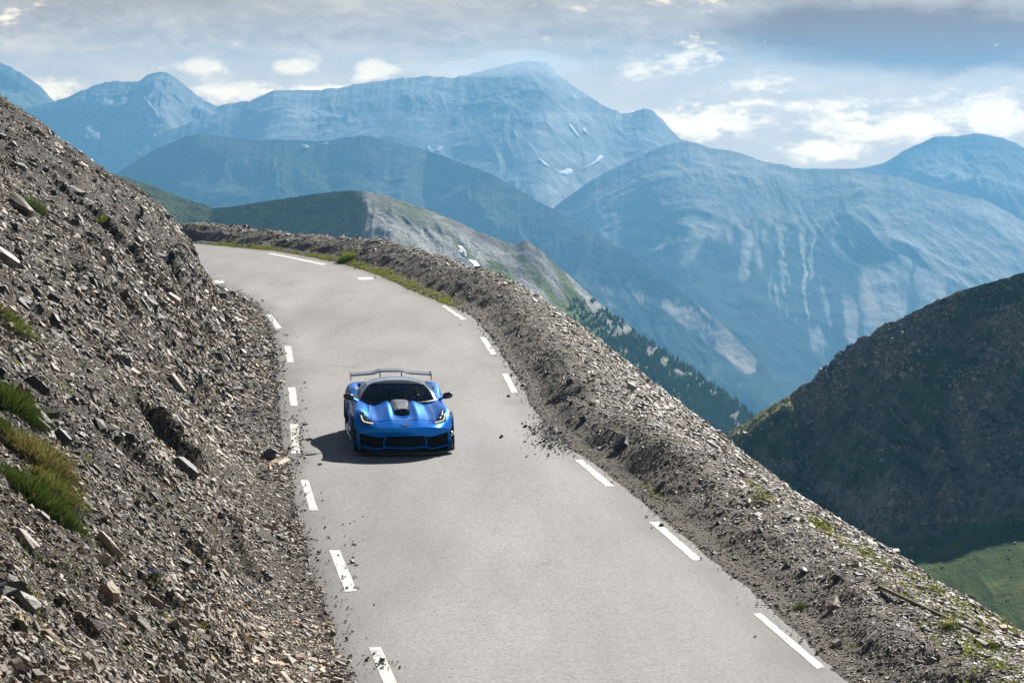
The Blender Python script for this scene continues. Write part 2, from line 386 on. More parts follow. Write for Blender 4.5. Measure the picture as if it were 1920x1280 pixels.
# ------------------------------------------------------------------ far terrain
def lin(*c): return np.array(c)
def mountain(name, sil, D, depth, nr, ncol, slope, rough_px=1.2, gully=(200, 700, .10), seed=0, back=300, paint=None, mat=None, steps=None, dmap=None, relief=None):
    """a real ridge: crest along the silhouette at distance D, a furrowed face towards us and a back that falls away"""
    sil = np.array(sil, float); px = np.linspace(sil[0, 0], sil[-1, 0], ncol)
    py = np.interp(px, sil[:, 0], sil[:, 1])
    k = max(3, int(ncol * 3.5 / (px[-1] - px[0])) | 1); py = np.convolve(np.pad(py, k // 2, mode='edge'), np.ones(k) / k, 'valid')
    py = py + rough_px * (fbm(px * .045, px * 0 + seed, 5, seed, .6)) + rough_px * 1.5 * (.62 - ridged(px * .055, px * 0 + seed, 4, seed + 50, .6))
    if steps is not None: py = py + steps(px)
    Dc = np.full(ncol, float(D)) if dmap is None else dmap(px)
    x, z = ray(px, py); zc = HCAM + z * Dc
    ks = max(5, int(ncol * 90 / (px[-1] - px[0])) | 1); pys = np.convolve(np.pad(py, ks // 2, mode='reflect', reflect_type='odd'), np.hanning(ks + 2)[1:-1] / np.hanning(ks + 2)[1:-1].sum(), 'valid'); zsm = HCAM + ray(px, pys)[1] * Dc
    r = np.r_[-back * np.array([1, .55, .25, .1]), np.linspace(0, 1, nr) ** 1.5 * depth]
    Y = Dc[None] - r[:, None]
    X = x[None] * (Dc[None] * .5 + Y * .5)          # columns spread slightly less than the view rays
    X = x[None] * Dc[None] + (X - x[None] * Dc[None])
    rr = np.maximum(r, 0)[:, None] + 0 * Y
    sl = slope(px[None] + 0 * Y, rr)
    if gully:
        gw, gl, ga = gully
        wx = X + .25 * gw * fbm(X / gw * .7, Y / gl, 3, seed + 5)
        g = ridged(wx / gw, Y / gl, 5, seed + 7, .55) - .55
        # furrows grow from nothing at the crest
        sl = sl - ga * rr ** .85 * g * 1.0 * sstep(0, depth * .08, rr) * (depth / np.maximum(rr, depth * .25)) ** .5 * (relief[2](px[None] + 0 * Y, rr) if relief and len(relief) > 2 else 1)
    if relief:
        rs, ra = relief[:2]
        wx = X + .35 * rs * fbm(X / rs * .8, Y / rs * .8, 3, seed + 31); wy2 = Y + .35 * rs * fbm(X / rs * .8 + 7, Y / rs * .8, 3, seed + 32)
        g1 = ridged(wx / rs, wy2 / (rs * 1.9), 6, seed + 33, .52); g2 = ridged(wx / rs * 2.7, wy2 / rs * 1.3, 5, seed + 34, .55)
        sl = sl - ra * ((g1 - .62) * 1.6 + (g2 - .6) * .55) * sstep(0, rs * .55, rr) * (relief[2](px[None] + 0 * Y, rr) if len(relief) > 2 else 1)
    ef = np.exp(-rr / (depth * .06)); base = zc[None] * ef + np.minimum(zsm, zc + .0)[None] * (1 - ef) * .35 + zsm[None] * (1 - ef) * .65
    Z = np.minimum(base - np.maximum(sl, rr * .03), zc[None] - rr * .06)
    Z = np.where(r[:, None] < 0, zc[None] + r[:, None] * .5, Z)
    V = np.stack([X, Y, Z], -1)
    elv = (Z - HCAM) / Y; pyg = 640 - F * (elv * CP + SP) / (CP - elv * SP)       # where the land cover of this slope lies, looked up once at build time
    f = grid_faces(len(r), ncol)[:, ::-1]
    tone = paint(px[None] + 0 * Y, rr, X, Y, Z, pyg) if paint else np.full(V.shape, .2)
    o = link(name, mesh_np(name, V.reshape(-1, 3), f[:, ::-1], tone.reshape(-1, 3), True), None, mat or M['mount'])
    tag(o, kind='structure')
    bv = BVHTree.FromPolygons(V.reshape(-1, 3).tolist(), f.tolist())
    return o, bv
GREY = lin(.15, .148, .14); TURF = lin(.085, .105, .04); FOREST = lin(.020, .042, .030); PALE = lin(.26, .255, .24); SCREE = lin(.60, .51, .40); BROWN = lin(.12, .105, .075)
def blend(a, b, w): return a * (1 - w[..., None]) + b * w[..., None]
def rockpaint(seed, turf=.35, dark=.0):
    def f(px, r, X, Y, Z, py):
        n = fbm(X / 260, Y / 500, 5, seed); s = fbm(X / 1400 + Z / 90, Z / 24, 4, seed + 3)
        c = blend(GREY + 0 * X[..., None], PALE, sstep(-.15, .35, s + .6 * fbm(X / 60, Z / 40, 4, seed + 8)) * .5)
        return blend(c, TURF * 1.2 + .02, sstep(.0, .4, n + turf - .3)) * (1 - dark)
    return f
def lslope(a, b=None, rk=1.0):
    return lambda px, r: a * r if b is None else np.where(r < rk, a * r, a * rk + b * (r - rk))

L1 = [(1440, 345), (1530, 322), (1590, 318), (1650, 309), (1670, 299), (1690, 284), (1722, 270), (1752, 257), (1790, 256), (1826, 250), (1880, 258), (1920, 276), (2020, 310), (2160, 350)]
m1, b1 = mountain('mountain', L1, 5450, 900, 150, 420, lslope(.46), 2.0, None, 1, paint=rockpaint(11, .2, -2.0), relief=(260, 34))
L2 = [(-260, 118), (-120, 112), (-50, 110), (0, 118), (38, 134), (75, 160), (104, 192), (150, 240)]
m2, b2 = mountain('mountain', L2, 5400, 900, 120, 260, lslope(.6), 2.6, None, 2, paint=rockpaint(12, .05, -1.6), relief=(190, 40))
L3 = [(-60, 230), (30, 203), (100, 192), (150, 172), (185, 157), (215, 152), (258, 153), (276, 140), (304, 134), (316, 137), (330, 146), (345, 160), (372, 181), (405, 199), (440, 193), (465, 190), (470, 196), (560, 250), (640, 300)]
m3, b3 = mountain('mountain', L3, 5300, 1000, 170, 560, lslope(.46), 3.0, None, 3, paint=rockpaint(13, .05, -2.0), relief=(170, 42))
L4 = [(190, 300), (300, 250), (405, 212), (440, 205), (480, 184), (515, 170), (560, 170), (620, 167), (660, 160), (710, 152), (745, 148), (800, 144), (850, 146), (900, 136), (950, 119), (990, 113), (1026, 118), (1046, 141), (1090, 172), (1130, 196), (1165, 214), (1190, 209), (1208, 204), (1226, 209), (1240, 224), (1274, 258), (1300, 272), (1400, 330), (1500, 400)]
m4, b4 = mountain('mountain', L4, 5000, 1300, 240, 900, lslope(.37), 2.6, None, 4, paint=rockpaint(14, .02, -2.0), relief=(230, 21))
L5 = [(930, 480), (1000, 420), (1060, 372), (1120, 332), (1200, 292), (1250, 272), (1290, 263), (1305, 269), (1335, 277), (1382, 285), (1402, 291), (1432, 304), (1470, 308), (1502, 317), (1560, 318), (1620, 323), (1682, 331), (1732, 346), (1782, 361), (1840, 373), (1882, 392), (1922, 416), (2050, 470), (2200, 560)]
def paint5(px, r, X, Y, Z, py):
    c = rockpaint(15, .15)(px, r, X, Y, Z, py)
    n = fbm(px / 70, py / 60, 5, 55); n2 = fbm(px / 13, py / 16, 4, 56); n3 = fbm(px / 26, py / 90, 4, 58)
    edge = np.interp(px, [1000, 1100, 1220, 1330, 1480, 1600, 1720, 1800, 1950], [520, 500, 452, 432, 424, 448, 520, 600, 700])
    w = sstep(-14, 16, py - edge + 46 * n + 34 * n2)
    # scree chutes cut the wood from above
    for cx, sl_, wd_, t0, t1 in ((1446, -.02, 5, 400, 560), (1492, -.10, 4, 410, 600), (1512, -.16, 4, 415, 520), (1610, -.12, 26, 500, 640), (1555, -.05, 13, 560, 640), (1660, -.2, 22, 470, 600), (1390, -.25, 11, 430, 520), (1290, -.3, 18, 430, 500), (1700, .1, 30, 500, 620)):
        g_ = np.exp(-((px - cx - sl_ * (py - t0) + 9 * n2) / wd_) ** 2) * sstep(t0 - 20, t0 + 20, py) * sstep(t1 + 30, t1 - 30, py); w = w * (1 - sstep(.25, .7, g_ + .35 * n3))
    w = w * sstep(-.55, -.25, n3)
    c = blend(c * 2.5 + .02, SCREE, sstep(-.1, .5, n3 + .4 * n) * sstep(-90, 20, py - edge) * .9)
    return blend(c, FOREST, w * .95)
m5, b5 = mountain('mountain', L5, 4150, 1900, 300, 800, lslope(.36), 2.2, None, 5, paint=paint5, relief=(250, 22))
L6 = [(60, 420), (160, 360), (238, 312), (290, 281), (340, 258), (376, 250), (400, 252), (420, 257), (470, 263), (530, 262), (592, 266), (640, 260), (685, 254), (722, 262), (782, 276), (850, 300), (922, 326), (1000, 374), (1062, 404), (1150, 458), (1250, 524), (1350, 604), (1430, 684), (1485, 765), (1560, 860)]
def paint6(px, r, X, Y, Z, py):
    n = fbm(X / 150, Y / 420, 5, 65); s = fbm(X / 500 + Z / 60, Z / 16, 4, 66); n2 = fbm(X / 34, Y / 50, 4, 67)
    c = blend(GREY * 1.1 + 0 * X[..., None], TURF * 1.3, sstep(-.2, .35, n)); c = blend(c, PALE * .75, sstep(.25, .6, s) * .6)
    q = fbm(px / 60, py / 50, 5, 68); q2 = fbm(px / 12, py / 14, 4, 69)
    low = sstep(-20, 40, py - np.interp(px, [700, 900, 1000, 1100, 1250, 1500], [560, 520, 455, 440, 480, 600]) + 50 * q + 30 * q2)
    def tongue(x0, y0, x1, y1, wd_):
        d = np.array([x1 - x0, y1 - y0], float); l = np.hypot(*d); d /= l; t = ((px - x0) * d[0] + (py - y0) * d[1]); o = (px - x0) * -d[1] + (py - y0) * d[0]
        return np.exp(-((o + 10 * q2) / (wd_ * (.6 + .6 * np.clip(t / l, 0, 1)))) ** 2) * sstep(-12, 14, t) * sstep(l + 14, l - 20, t)
    cl = np.maximum.reduce([tongue(1240, 565, 1420, 690, 24), tongue(1255, 520, 1345, 585, 9), tongue(1285, 515, 1330, 545, 8), tongue(1180, 540, 1205, 575, 6), tongue(1300, 560, 1390, 640, 12)])
    cl = sstep(.3, .6, cl + .35 * q2)
    c = blend(c, SCREE, cl)
    return blend(c, FOREST, low * (1 - cl) * sstep(-.6, -.2, q2 + .4 * q) * .95)
m6, b6 = mountain('mountain', L6, 3600, 1500, 280, 800, lambda px, r: r * np.interp(px, [300, 900, 1150], [.56, .50, .40]), 1.6, None, 6, paint=paint6, relief=(200, 22), dmap=lambda p: np.interp(p, [0, 800, 1150, 1500], [3600, 3600, 3250, 2850]))

# ---- the hill beyond the bend: shaded left flank, sunlit scree on the right
L7 = [(-420, 270), (-150, 282), (120, 300), (200, 322), (275, 345), (305, 357), (340, 370), (400, 390), (430, 388), (462, 383), (540, 371), (620, 360), (660, 357), (682, 358), (720, 366), (782, 386), (850, 412), (902, 436), (950, 454), (968, 458), (980, 452), (992, 453), (1020, 474), (1052, 505), (1062, 512), (1122, 566), (1200, 630), (1282, 682), (1352, 732), (1404, 773), (1470, 822), (1560, 900)]
def slope7(px, r):
    a = np.interp(px, [300, 560, 640, 690, 740, 1000, 1500], [.62, .86, .90, .34, .30, .32, .36])
    return a * r
def paint7(px, r, X, Y, Z, py):
    r = r * 1.58; X = X * 1.58; Y = Y * 1.58; Z = Z * 1.58
    n = fbm(X / 34, Y / 90, 5, 75); n2 = fbm(X / 9, Y / 14, 4, 76); st = fbm((X * .8 + Y * .5) / 14, (X * .5 - Y * .8) / 120, 4, 77)
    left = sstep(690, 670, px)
    c = GREY * .95 + 0 * X[..., None]
    c = blend(c, PALE * .85, sstep(-.1, .4, n2) * .6)
    # turf: the whole left flank, a cap on the top right, streaks running down the right flank
    w = left * sstep(-.5, .1, n + .15) * .9
    top = np.exp(-((px - 770) / 60) ** 2) * sstep(46, 12, r)
    band = sstep(-.02, .22, st + .35 * n + .36 * sstep(830, 1000, px) * sstep(10, 60, r) - .12)
    w = np.maximum(w, (1 - left) * np.maximum(top * .8, band * sstep(760, 900, px)))
    c = c * (1 + 1.0 * (1 - left))[..., None]  # right flank lightened in its colour so it reads as sunlit
    c = blend(c, TURF * lin(1.5, 1.55, 1.1), w)
    crag = np.maximum(np.exp(-((px - 1000) / 34) ** 2) * sstep(70, 20, r), np.exp(-((px - 905) / 26) ** 2) * sstep(30, 8, r)) * sstep(-.3, .2, n2 + .2)
    return blend(c, lin(.10, .10, .10), crag * .85)
def steps7(px):
    return 2.0 * np.exp(-((px - 1000) / 40) ** 2) * fbm(px * .08, px * 0, 3, 8)
m7, b7 = mountain('hill', L7, 950, 400, 260, 1000, slope7, .9, (29, 190, .12), 7, back=100, paint=paint7, mat=M['hillside_far'], steps=steps7, relief=(34, 4.2))

# ---- the dark hill on the right
L8 = [(1240, 900), (1300, 856), (1336, 830), (1362, 812), (1400, 790), (1418, 776), (1432, 768), (1480, 742), (1486, 733), (1520, 717), (1530, 704), (1556, 676), (1574, 652), (1600, 645), (1640, 626), (1648, 611), (1680, 601), (1740, 571), (1802, 545), (1872, 525), (1924, 508), (2040, 470), (2200, 420), (2400, 380)]
def slope8(px, r):
    # a rounded lit shoulder at the lower end, then steep face, scree, valley meadow
    k = np.interp(px, [1300, 1500, 1700, 1920, 2400], [11.2, 13.6, 16.1, 18.0, 24.8]); sh = sstep(1500, 1476, px)
    face = .80 * r * (1 - sh) + sh * np.where(r < 4.5, .22 * r, .99 + .80 * (r - 4.5))
    fk = .80 * k * (1 - sh) + sh * (.99 + .80 * (k - 4.5))
    return np.where(r < k, face, fk + np.where(r < k * 2.3, .48 * (r - k), .48 * 1.3 * k + .10 * (r - 2.3 * k)))
def paint8(px, r, X, Y, Z, py):
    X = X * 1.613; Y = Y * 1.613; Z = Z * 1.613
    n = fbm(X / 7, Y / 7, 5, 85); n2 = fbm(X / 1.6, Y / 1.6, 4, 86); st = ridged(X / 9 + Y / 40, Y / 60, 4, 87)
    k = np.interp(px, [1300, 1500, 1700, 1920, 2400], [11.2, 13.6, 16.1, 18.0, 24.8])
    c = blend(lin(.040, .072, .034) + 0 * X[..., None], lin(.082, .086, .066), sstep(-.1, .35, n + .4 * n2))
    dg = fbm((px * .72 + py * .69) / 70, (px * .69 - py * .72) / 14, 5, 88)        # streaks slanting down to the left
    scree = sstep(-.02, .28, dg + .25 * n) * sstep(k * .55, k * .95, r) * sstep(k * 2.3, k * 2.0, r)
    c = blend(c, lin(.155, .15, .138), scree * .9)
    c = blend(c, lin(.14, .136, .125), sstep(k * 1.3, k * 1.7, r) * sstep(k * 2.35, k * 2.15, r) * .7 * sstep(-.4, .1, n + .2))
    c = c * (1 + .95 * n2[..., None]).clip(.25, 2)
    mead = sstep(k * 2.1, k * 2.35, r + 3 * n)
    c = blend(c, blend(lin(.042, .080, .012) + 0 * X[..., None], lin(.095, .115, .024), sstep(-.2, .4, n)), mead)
    lit = sstep(5.6, 4.3, r) * sstep(1510, 1476, px)  # sunlit strip along the shoulder, put into the colour as yellow-green
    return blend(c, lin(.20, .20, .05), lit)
def steps8(px):
    w = np.exp(-((px - 1590) / 75) ** 2)
    q = np.round(px / 17 + .6 * fbm(px * .03, px * 0, 2, 4)) * 17
    return w * 22 * fbm(q * .07, q * 0 + 3, 2, 9) + (w * 3.0 + .8) * fbm(px * .3, px * 0, 4, 10)
m8, b8 = mountain('hill', L8, 310, 150, 420, 900, slope8, 1.6, (8, 75, .10), 8, back=37, paint=paint8, mat=M['hillside_mid'], steps=steps8, relief=(10, 2.8, lambda p, r: 1 - .85 * sstep(30, 38, r)))

# ---- valley floor, one sheet out to the horizon
vf = link('valley_floor', mesh_np('valley_floor', [(-30000, -3000, -1100), (30000, -3000, -1100), (30000, 40000, -1100), (-30000, 40000, -1100)], [(0, 1, 2, 3)]), None,
          simple('valley_turf', (.05, .075, .035), .95, vary=.3, scale=.004)); tag(vf, kind='structure')

# ---- last snow in the gullies
def snow(parent, bvh, poly, off):
    P = np.array(poly, float); c = P.mean(0); n = 36
    # resample the outline, wobble it, fan it in two rings so that it drapes
    Q = np.vstack([P, P[:1]]); L = np.r_[0, np.cumsum(np.linalg.norm(np.diff(Q, axis=0), axis=1))]
    s = np.linspace(0, L[-1], n, endpoint=False); ring = np.stack([np.interp(s, L, Q[:, k]) for k in (0, 1)], -1)
    ring += .6 * np.stack([fbm(ring[:, 0] * .3, ring[:, 1] * .3, 3, 2), fbm(ring[:, 0] * .3, ring[:, 1] * .3, 3, 3)], -1)
    pts = []; 
    for w in (1, .66, .33, 0):
        for q in (ring * w + c * (1 - w) if w else [c]):
            h, nn_ = pick(bvh, q[0], q[1])
            if h is None: return
            d = (h - CAMV).normalized(); pts.append(tuple(h - d * off * (1 if w < 1 else .25)))
    F_ = []
    for k in range(2):
        for i in range(n): j = (i + 1) % n; F_.append((k * n + i, k * n + j, (k + 1) * n + j, (k + 1) * n + i))
    me = bpy.data.meshes.new('snow_patch'); me.from_pydata(pts, [], F_ + [(2 * n + i, 2 * n + (i + 1) % n, 3 * n) for i in range(n)])
    for p in me.polygons: p.use_smooth = True
    return link('snow_patch', me, parent, M['snow'])
for poly in ([(858, 461), (866, 460), (873, 470), (875, 480), (870, 482), (862, 472)], [(877, 487), (884, 486), (893, 489), (901, 500), (911, 513), (906, 514), (896, 505), (884, 494)], [(918, 521), (926, 523), (939, 531), (949, 540), (946, 542), (934, 533)]):
    snow(m7, b7, poly, .6)
for poly in ([(266, 180), (270, 179), (284, 197), (301, 219), (297, 222), (280, 201)], [(243, 195), (246, 194), (256, 208), (253, 209)], [(259, 193), (261, 192), (267, 203), (265, 204)], [(272, 215), (275, 214), (286, 227), (283, 229)], [(216, 249), (221, 245), (224, 250), (219, 252)]):
    snow(m3, b3, poly, 9)
for poly in ([(1008, 298), (1012, 297), (1030, 311), (1031, 314), (1020, 310)], [(1040, 317), (1052, 320), (1066, 316), (1074, 318), (1073, 326), (1062, 330), (1050, 326)], [(1090, 319), (1098, 312), (1104, 310), (1118, 300), (1126, 290), (1132, 294), (1124, 303), (1108, 312)], [(1066, 234), (1070, 233), (1084, 252), (1086, 259), (1078, 250)], [(1091, 246), (1096, 237), (1101, 252), (1097, 245)], [(962, 243), (966, 243), (971, 258), (968, 259)], [(798, 279), (803, 272), (808, 281)], [(812, 284), (822, 275), (830, 275), (826, 284)], [(1118, 190), (1124, 192), (1160, 214), (1154, 215)], [(608, 246), (616, 243), (614, 247)]):
    snow(m4, b4, poly, 9)
for poly in ([(566, 272), (576, 272), (580, 277), (570, 278)], [(600, 270), (612, 267), (616, 268), (606, 272)], [(1010, 376), (1015, 376), (1020, 381), (1015, 381)]):
    snow(m6, b6, poly, 6)
# ------------------------------------------------------------------ loose stone
def shards(name, pos, nrm_, down, ln, wd, th, yaw, tilt, tone, mat, sink=.25, parent=None):
    n = len(pos)
    base = np.array([(-1, -1, -1), (1, -1, -1), (1, 1, -1), (-1, 1, -1), (-1, -1, 1), (1, -1, 1), (1, 1, 1), (-1, 1, 1)], float)
    B = np.repeat(base[None], n, 0) * .5
    B *= 1 + .55 * (RNG.random((n, 8, 3)) - .5)
    top = np.zeros(8); top[4:] = 1
    B[:, 4:, :2] *= (.55 + .4 * RNG.random((n, 1, 1)))
    B[:, 4:, 2] += (RNG.random((n, 4)) - .5) * .5
    B *= np.stack([ln, wd, th], -1)[:, None]
    # frame: t = downhill rotated by yaw, n tilted
    b = np.cross(nrm_, down)
    t = down * np.cos(yaw)[:, None] + b * np.sin(yaw)[:, None]
    nn_ = nrm_ + tilt; nn_ /= np.linalg.norm(nn_, axis=1)[:, None]
    t = t - (t * nn_).sum(1)[:, None] * nn_; t /= np.linalg.norm(t, axis=1)[:, None]
    s = np.cross(nn_, t)
    Vv = pos[:, None] + B[..., :1] * t[:, None] + B[..., 1:2] * s[:, None] + (B[..., 2:3] + (.5 - sink) * th[:, None, None]) * nn_[:, None]
    q = np.array([(0, 3, 2, 1), (4, 5, 6, 7), (0, 1, 5, 4), (1, 2, 6, 5), (2, 3, 7, 6), (3, 0, 4, 7)])
    Ff = (np.arange(n) * 8)[:, None, None] + q[None]
    o = link(name, mesh_np(name, Vv.reshape(-1, 3), Ff.reshape(-1, 4), np.repeat(tone, 8, 0)), parent, mat)
    return o
def sample_faces(Vv, Fq, n, wfun):
    a, b, c, d = (Vv[Fq[:, k]] for k in range(4))
    nr = np.cross(c - a, d - b); ar = np.linalg.norm(nr, axis=1) * .5; nr = nr / (2 * ar[:, None] + 1e-12)
    nr[nr[:, 2] < 0] *= -1
    ctr = (a + b + c + d) / 4
    w = ar * wfun(ctr, nr); p = w / w.sum()
    i = RNG.choice(len(Fq), n, p=p); s, t = RNG.random((2, n, 1))
    P_ = (a[i] * (1 - s) + b[i] * s) * (1 - t) + (d[i] * (1 - s) + c[i] * s) * t
    return P_, nr[i], i
def downhill(nr):
    d = np.stack([nr[:, 0], nr[:, 1], np.zeros(len(nr))], -1) + np.array([.25, -.1, 0]); d = d - (d * nr).sum(1)[:, None] * nr
    return d / (np.linalg.norm(d, axis=1)[:, None] + 1e-9)
def stone_tone(n, lo=.10, hi=.40, warm=.5):
    v = lo + (hi - lo) * RNG.random((n, 1)) ** 1.7
    w = RNG.random((n, 1)) * warm
    c = v * (np.array([[1.0, .975, .94]]) * (1 - w) + np.array([[1.12, .95, .74]]) * w)
    k = RNG.random(n) < .05
    c[k] = v[k] * np.array([.72, .82, .95])
    k = RNG.random(n) < .025
    c[k] = np.array([.38, .30, .08]) * (.6 + .6 * RNG.random((k.sum(), 1)))
    return c
def dist_w(pw=1.75, near=14, far=125):
    def f(c, nr):
        v = np.stack([c[:, 0], c[:, 1], c[:, 2] - HCAM], -1); d = np.linalg.norm(v, axis=1)
        face = np.clip(-(v * nr).sum(1) / d, 0, 1)
        inside = (np.abs(c[:, 0] / np.maximum(c[:, 1], 1)) < .30) & (c[:, 1] > near) & (c[:, 1] < far)
        return np.where(inside, 1, .10) * (.25 + face) / np.maximum(d, near) ** pw
    return f
huc = hu[hf].mean(1)
hwf = dist_w()
def hw(c, nr): return hwf(c, nr) * (huc > -.12) * (huc < 17) * np.interp(huc, [0, 1.5, 2.5], [1.7, 1.6, 1.0])
n = 340000
P_, N_, I_ = sample_faces(hv, hf, n, hw); uu = huc[I_]; d_ = np.hypot(P_[:, 0], P_[:, 1])
sz = np.exp(RNG.normal(0, .50, n)) * (.0175 + .00032 * d_) * np.interp(uu, [0, .8, 2.2], [.95, .95, 1.0]) * np.exp(.55 * fbm(P_[:, 0] * .45, P_[:, 1] * .3, 3, 611))
ln = np.clip(sz * 1.5, .015, .40); wd = ln * RNG.uniform(.30, .72, n); th = ln * RNG.uniform(.10, .30, n)
yaw = RNG.normal(0, .55, n); tilt = RNG.normal(0, .36, (n, 3)) + np.array([.0, -.05, .0])
tone = stone_tone(n, .06, .46, .9) * np.interp(uu, [0, 1.5, 3], [1.35, 1.2, 1.0])[:, None] * (1 + .6 * fbm(P_[:, 0] * .4, P_[:, 1] * .25, 4, 501)).clip(.4, 1.7)[:, None] * np.array([[1.08, .985, .86]])
tag(shards('scree', P_, N_, downhill(N_), ln, wd, th, yaw, tilt, tone, M['chips']), 'loose shale chips covering the slope left of the road', 'scree', kind='stuff')
# heavier slabs that step out of the slope along the beds
n = 2400
def hw2(c, nr):
    a = fbm((c[:, 0] * .3 + c[:, 1] * .95) * .35, (c[:, 0] * .82 - c[:, 1] * .25) * .3, 4, 222)
    return hw(c, nr) * sstep(.02, .35, a) * (huc > .9) * np.maximum(c[:, 1], 10) ** .35
P_, N_, I_ = sample_faces(hv, hf, n, hw2)
ln = np.exp(RNG.normal(0, .38, n)) * .15; wd = ln * RNG.uniform(.4, .8, n); th = ln * RNG.uniform(.16, .42, n)
tag(shards('broken_slabs', P_, N_, downhill(N_), ln, wd, th, RNG.normal(0, .4, n), RNG.normal(0, .30, (n, 3)), stone_tone(n, .04, .13, .9), M['rock'], .42), 'heavier broken slabs jutting from the slope left of the road', 'slabs', kind='stuff')
# bank
buc = np.broadcast_to(U, (bn, len(U))).reshape(-1)[bf].mean(1); bwf = dist_w(1.8)
def bw(c, nr): return bwf(c, nr) * (buc > -.30) * (buc < 14) * np.interp(buc, [-.3, .1, .5], [.15, .7, 1])
n = 230000
P_, N_, I_ = sample_faces(bv, bf, n, bw); uu = buc[I_]; d_ = np.hypot(P_[:, 0], P_[:, 1])
sz = np.exp(RNG.normal(0, .48, n)) * (.0145 + .00027 * d_) * np.interp(uu, [0, .8, 2.5, 5], [.62, .8, 1.15, 1.5])
ln = np.clip(sz * 1.5, .012, .30); wd = ln * RNG.uniform(.35, .8, n); th = ln * RNG.uniform(.12, .34, n)
tone = stone_tone(n, .12, .44, .9) * np.interp(uu, [0, .8, 1.5], [.70, .9, 1.25])[:, None] * (1 + .3 * fbm(P_[:, 0] * .6, P_[:, 1] * .4, 4, 502))[:, None]
tag(shards('bank_gravel', P_, N_, downhill(N_), ln, wd, th, RNG.normal(0, .8, n), RNG.normal(0, .19, (n, 3)), tone, M['chips']), 'broken shale gravel lying over the outer roadside bank', 'gravel', kind='stuff')
# grit that has crept on to the asphalt from both sides, and the spill beside the bank
def edge_grit(line, sgn, n, spread, sel=None):
    i = RNG.integers(0, len(line) - 1, n * 3); y = line[i, 1]
    w = (y > 20) & (y < 112); i = i[w][:n]; n = len(i)
    t = np.gradient(line, axis=0); t /= np.linalg.norm(t, axis=1)[:, None]
    nr = np.stack([-t[:, 1], t[:, 0]], -1) * sgn
    off = RNG.exponential(spread, n) - .15
    p = line[i] - nr[i] * off[:, None] + RNG.normal(0, .03, (n, 2))
    return p
pts = np.vstack([edge_grit(LE, -1, 4600, .11), edge_grit(RE, 1, 3600, .09)])
g = ground(RNG.normal(1056, 30, 1900), RNG.normal(812, 18, 1900)); pts = np.vstack([pts, g])
g = ground(RNG.normal(560, 8, 220), RNG.normal(830, 30, 220)); pts = np.vstack([pts, g])
g = ground(RNG.normal(655, 18, 60), RNG.normal(1075, 50, 60)); pts = np.vstack([pts, g])
g = ground(RNG.normal(715, 20, 70), RNG.normal(1246, 6, 70)); pts = np.vstack([pts, g])
n = len(pts); P_ = np.column_stack([pts, np.full(n, .018)]); d_ = np.hypot(P_[:, 0], P_[:, 1])
ln = np.exp(RNG.normal(0, .5, n)) * .014 * (1 + d_ / 90); up = np.tile([0, 0, 1.], (n, 1)); dn = np.tile([1., 0, 0], (n, 1))
tag(shards('road_grit', P_, up, dn, ln, ln * .7, ln * .45, RNG.uniform(0, 6.28, n), RNG.normal(0, .3, (n, 3)), stone_tone(n, .14, .42), M['chips'], .2), 'small stones fallen on the asphalt edges', 'grit', kind='stuff')

# ------------------------------------------------------------------ single rocks
def hull_rock(name, dims, seed, n=26, cut=.75, mat=None, tone=(.25, .23, .2)):
    r = np.random.default_rng(seed); p = r.normal(size=(n, 3)); p /= np.linalg.norm(p, axis=1)[:, None]
    p = np.clip(p * 1.25, -cut, cut) / cut * .5 * np.array(dims)
    bm = bmesh.new()
    for q in p: bm.verts.new(q)
    ret = bmesh.ops.convex_hull(bm, input=bm.verts[:]); bmesh.ops.delete(bm, geom=[v for v in bm.verts if not v.link_faces], context='VERTS')
    bmesh.ops.subdivide_edges(bm, edges=bm.edges[:], cuts=2, use_grid_fill=True)
    bmesh.ops.triangulate(bm, faces=bm.faces[:])
    for v in bm.verts:
        c = v.co * (3.0 / max(dims)); k = float(fbm(c.x * 2 + seed + c.z, c.y * 2 - c.z, 3, seed)); v.co *= 1 + .10 * k
    me = bpy.data.meshes.new(name); bm.to_mesh(me); bm.free()
    a = me.color_attributes.new('tone', 'FLOAT_COLOR', 'POINT'); a.data.foreach_set('color', np.tile(list(tone) + [1], (len(me.vertices), 1)).astype(np.float32).ravel())
    return me
def on_slope(name, px, py, bvh, dims, seed, tone, label, cat, yaw=0., sink=.3, tilt=(0, 0), group=None):
    h, nr = pick(bvh, px, py)
    if h is None: print('MISS', label); return None
    if bvh is hill_bvh: dims = tuple(.80 * q for q in dims); tone = tuple(.85 * q for q in tone)
    if nr.z < 0: nr = -nr
    n_ = (nr + Vector((tilt[0], tilt[1], 0))).normalized()
    down = Vector((nr.x, nr.y, 0)); down = Vector((.3, -.2, 0)) + down; down = (down - down.dot(n_) * n_).normalized()
    b = n_.cross(down); t = down * math.cos(yaw) + b * math.sin(yaw); s = n_.cross(t)
    o = link(name, hull_rock(name, dims, seed, tone=tone), None, M['rock'])
    mw = Matrix((t, s, n_)).transposed().to_4x4(); mw.translation = h + n_ * dims[2] * (.5 - sink); o.matrix_world = mw
    return tag(o, label, cat, group)
TAN = (.33, .27, .20); GR = (.24, .24, .235); PALEC = (.42, .41, .39); DK = (.10, .098, .095)
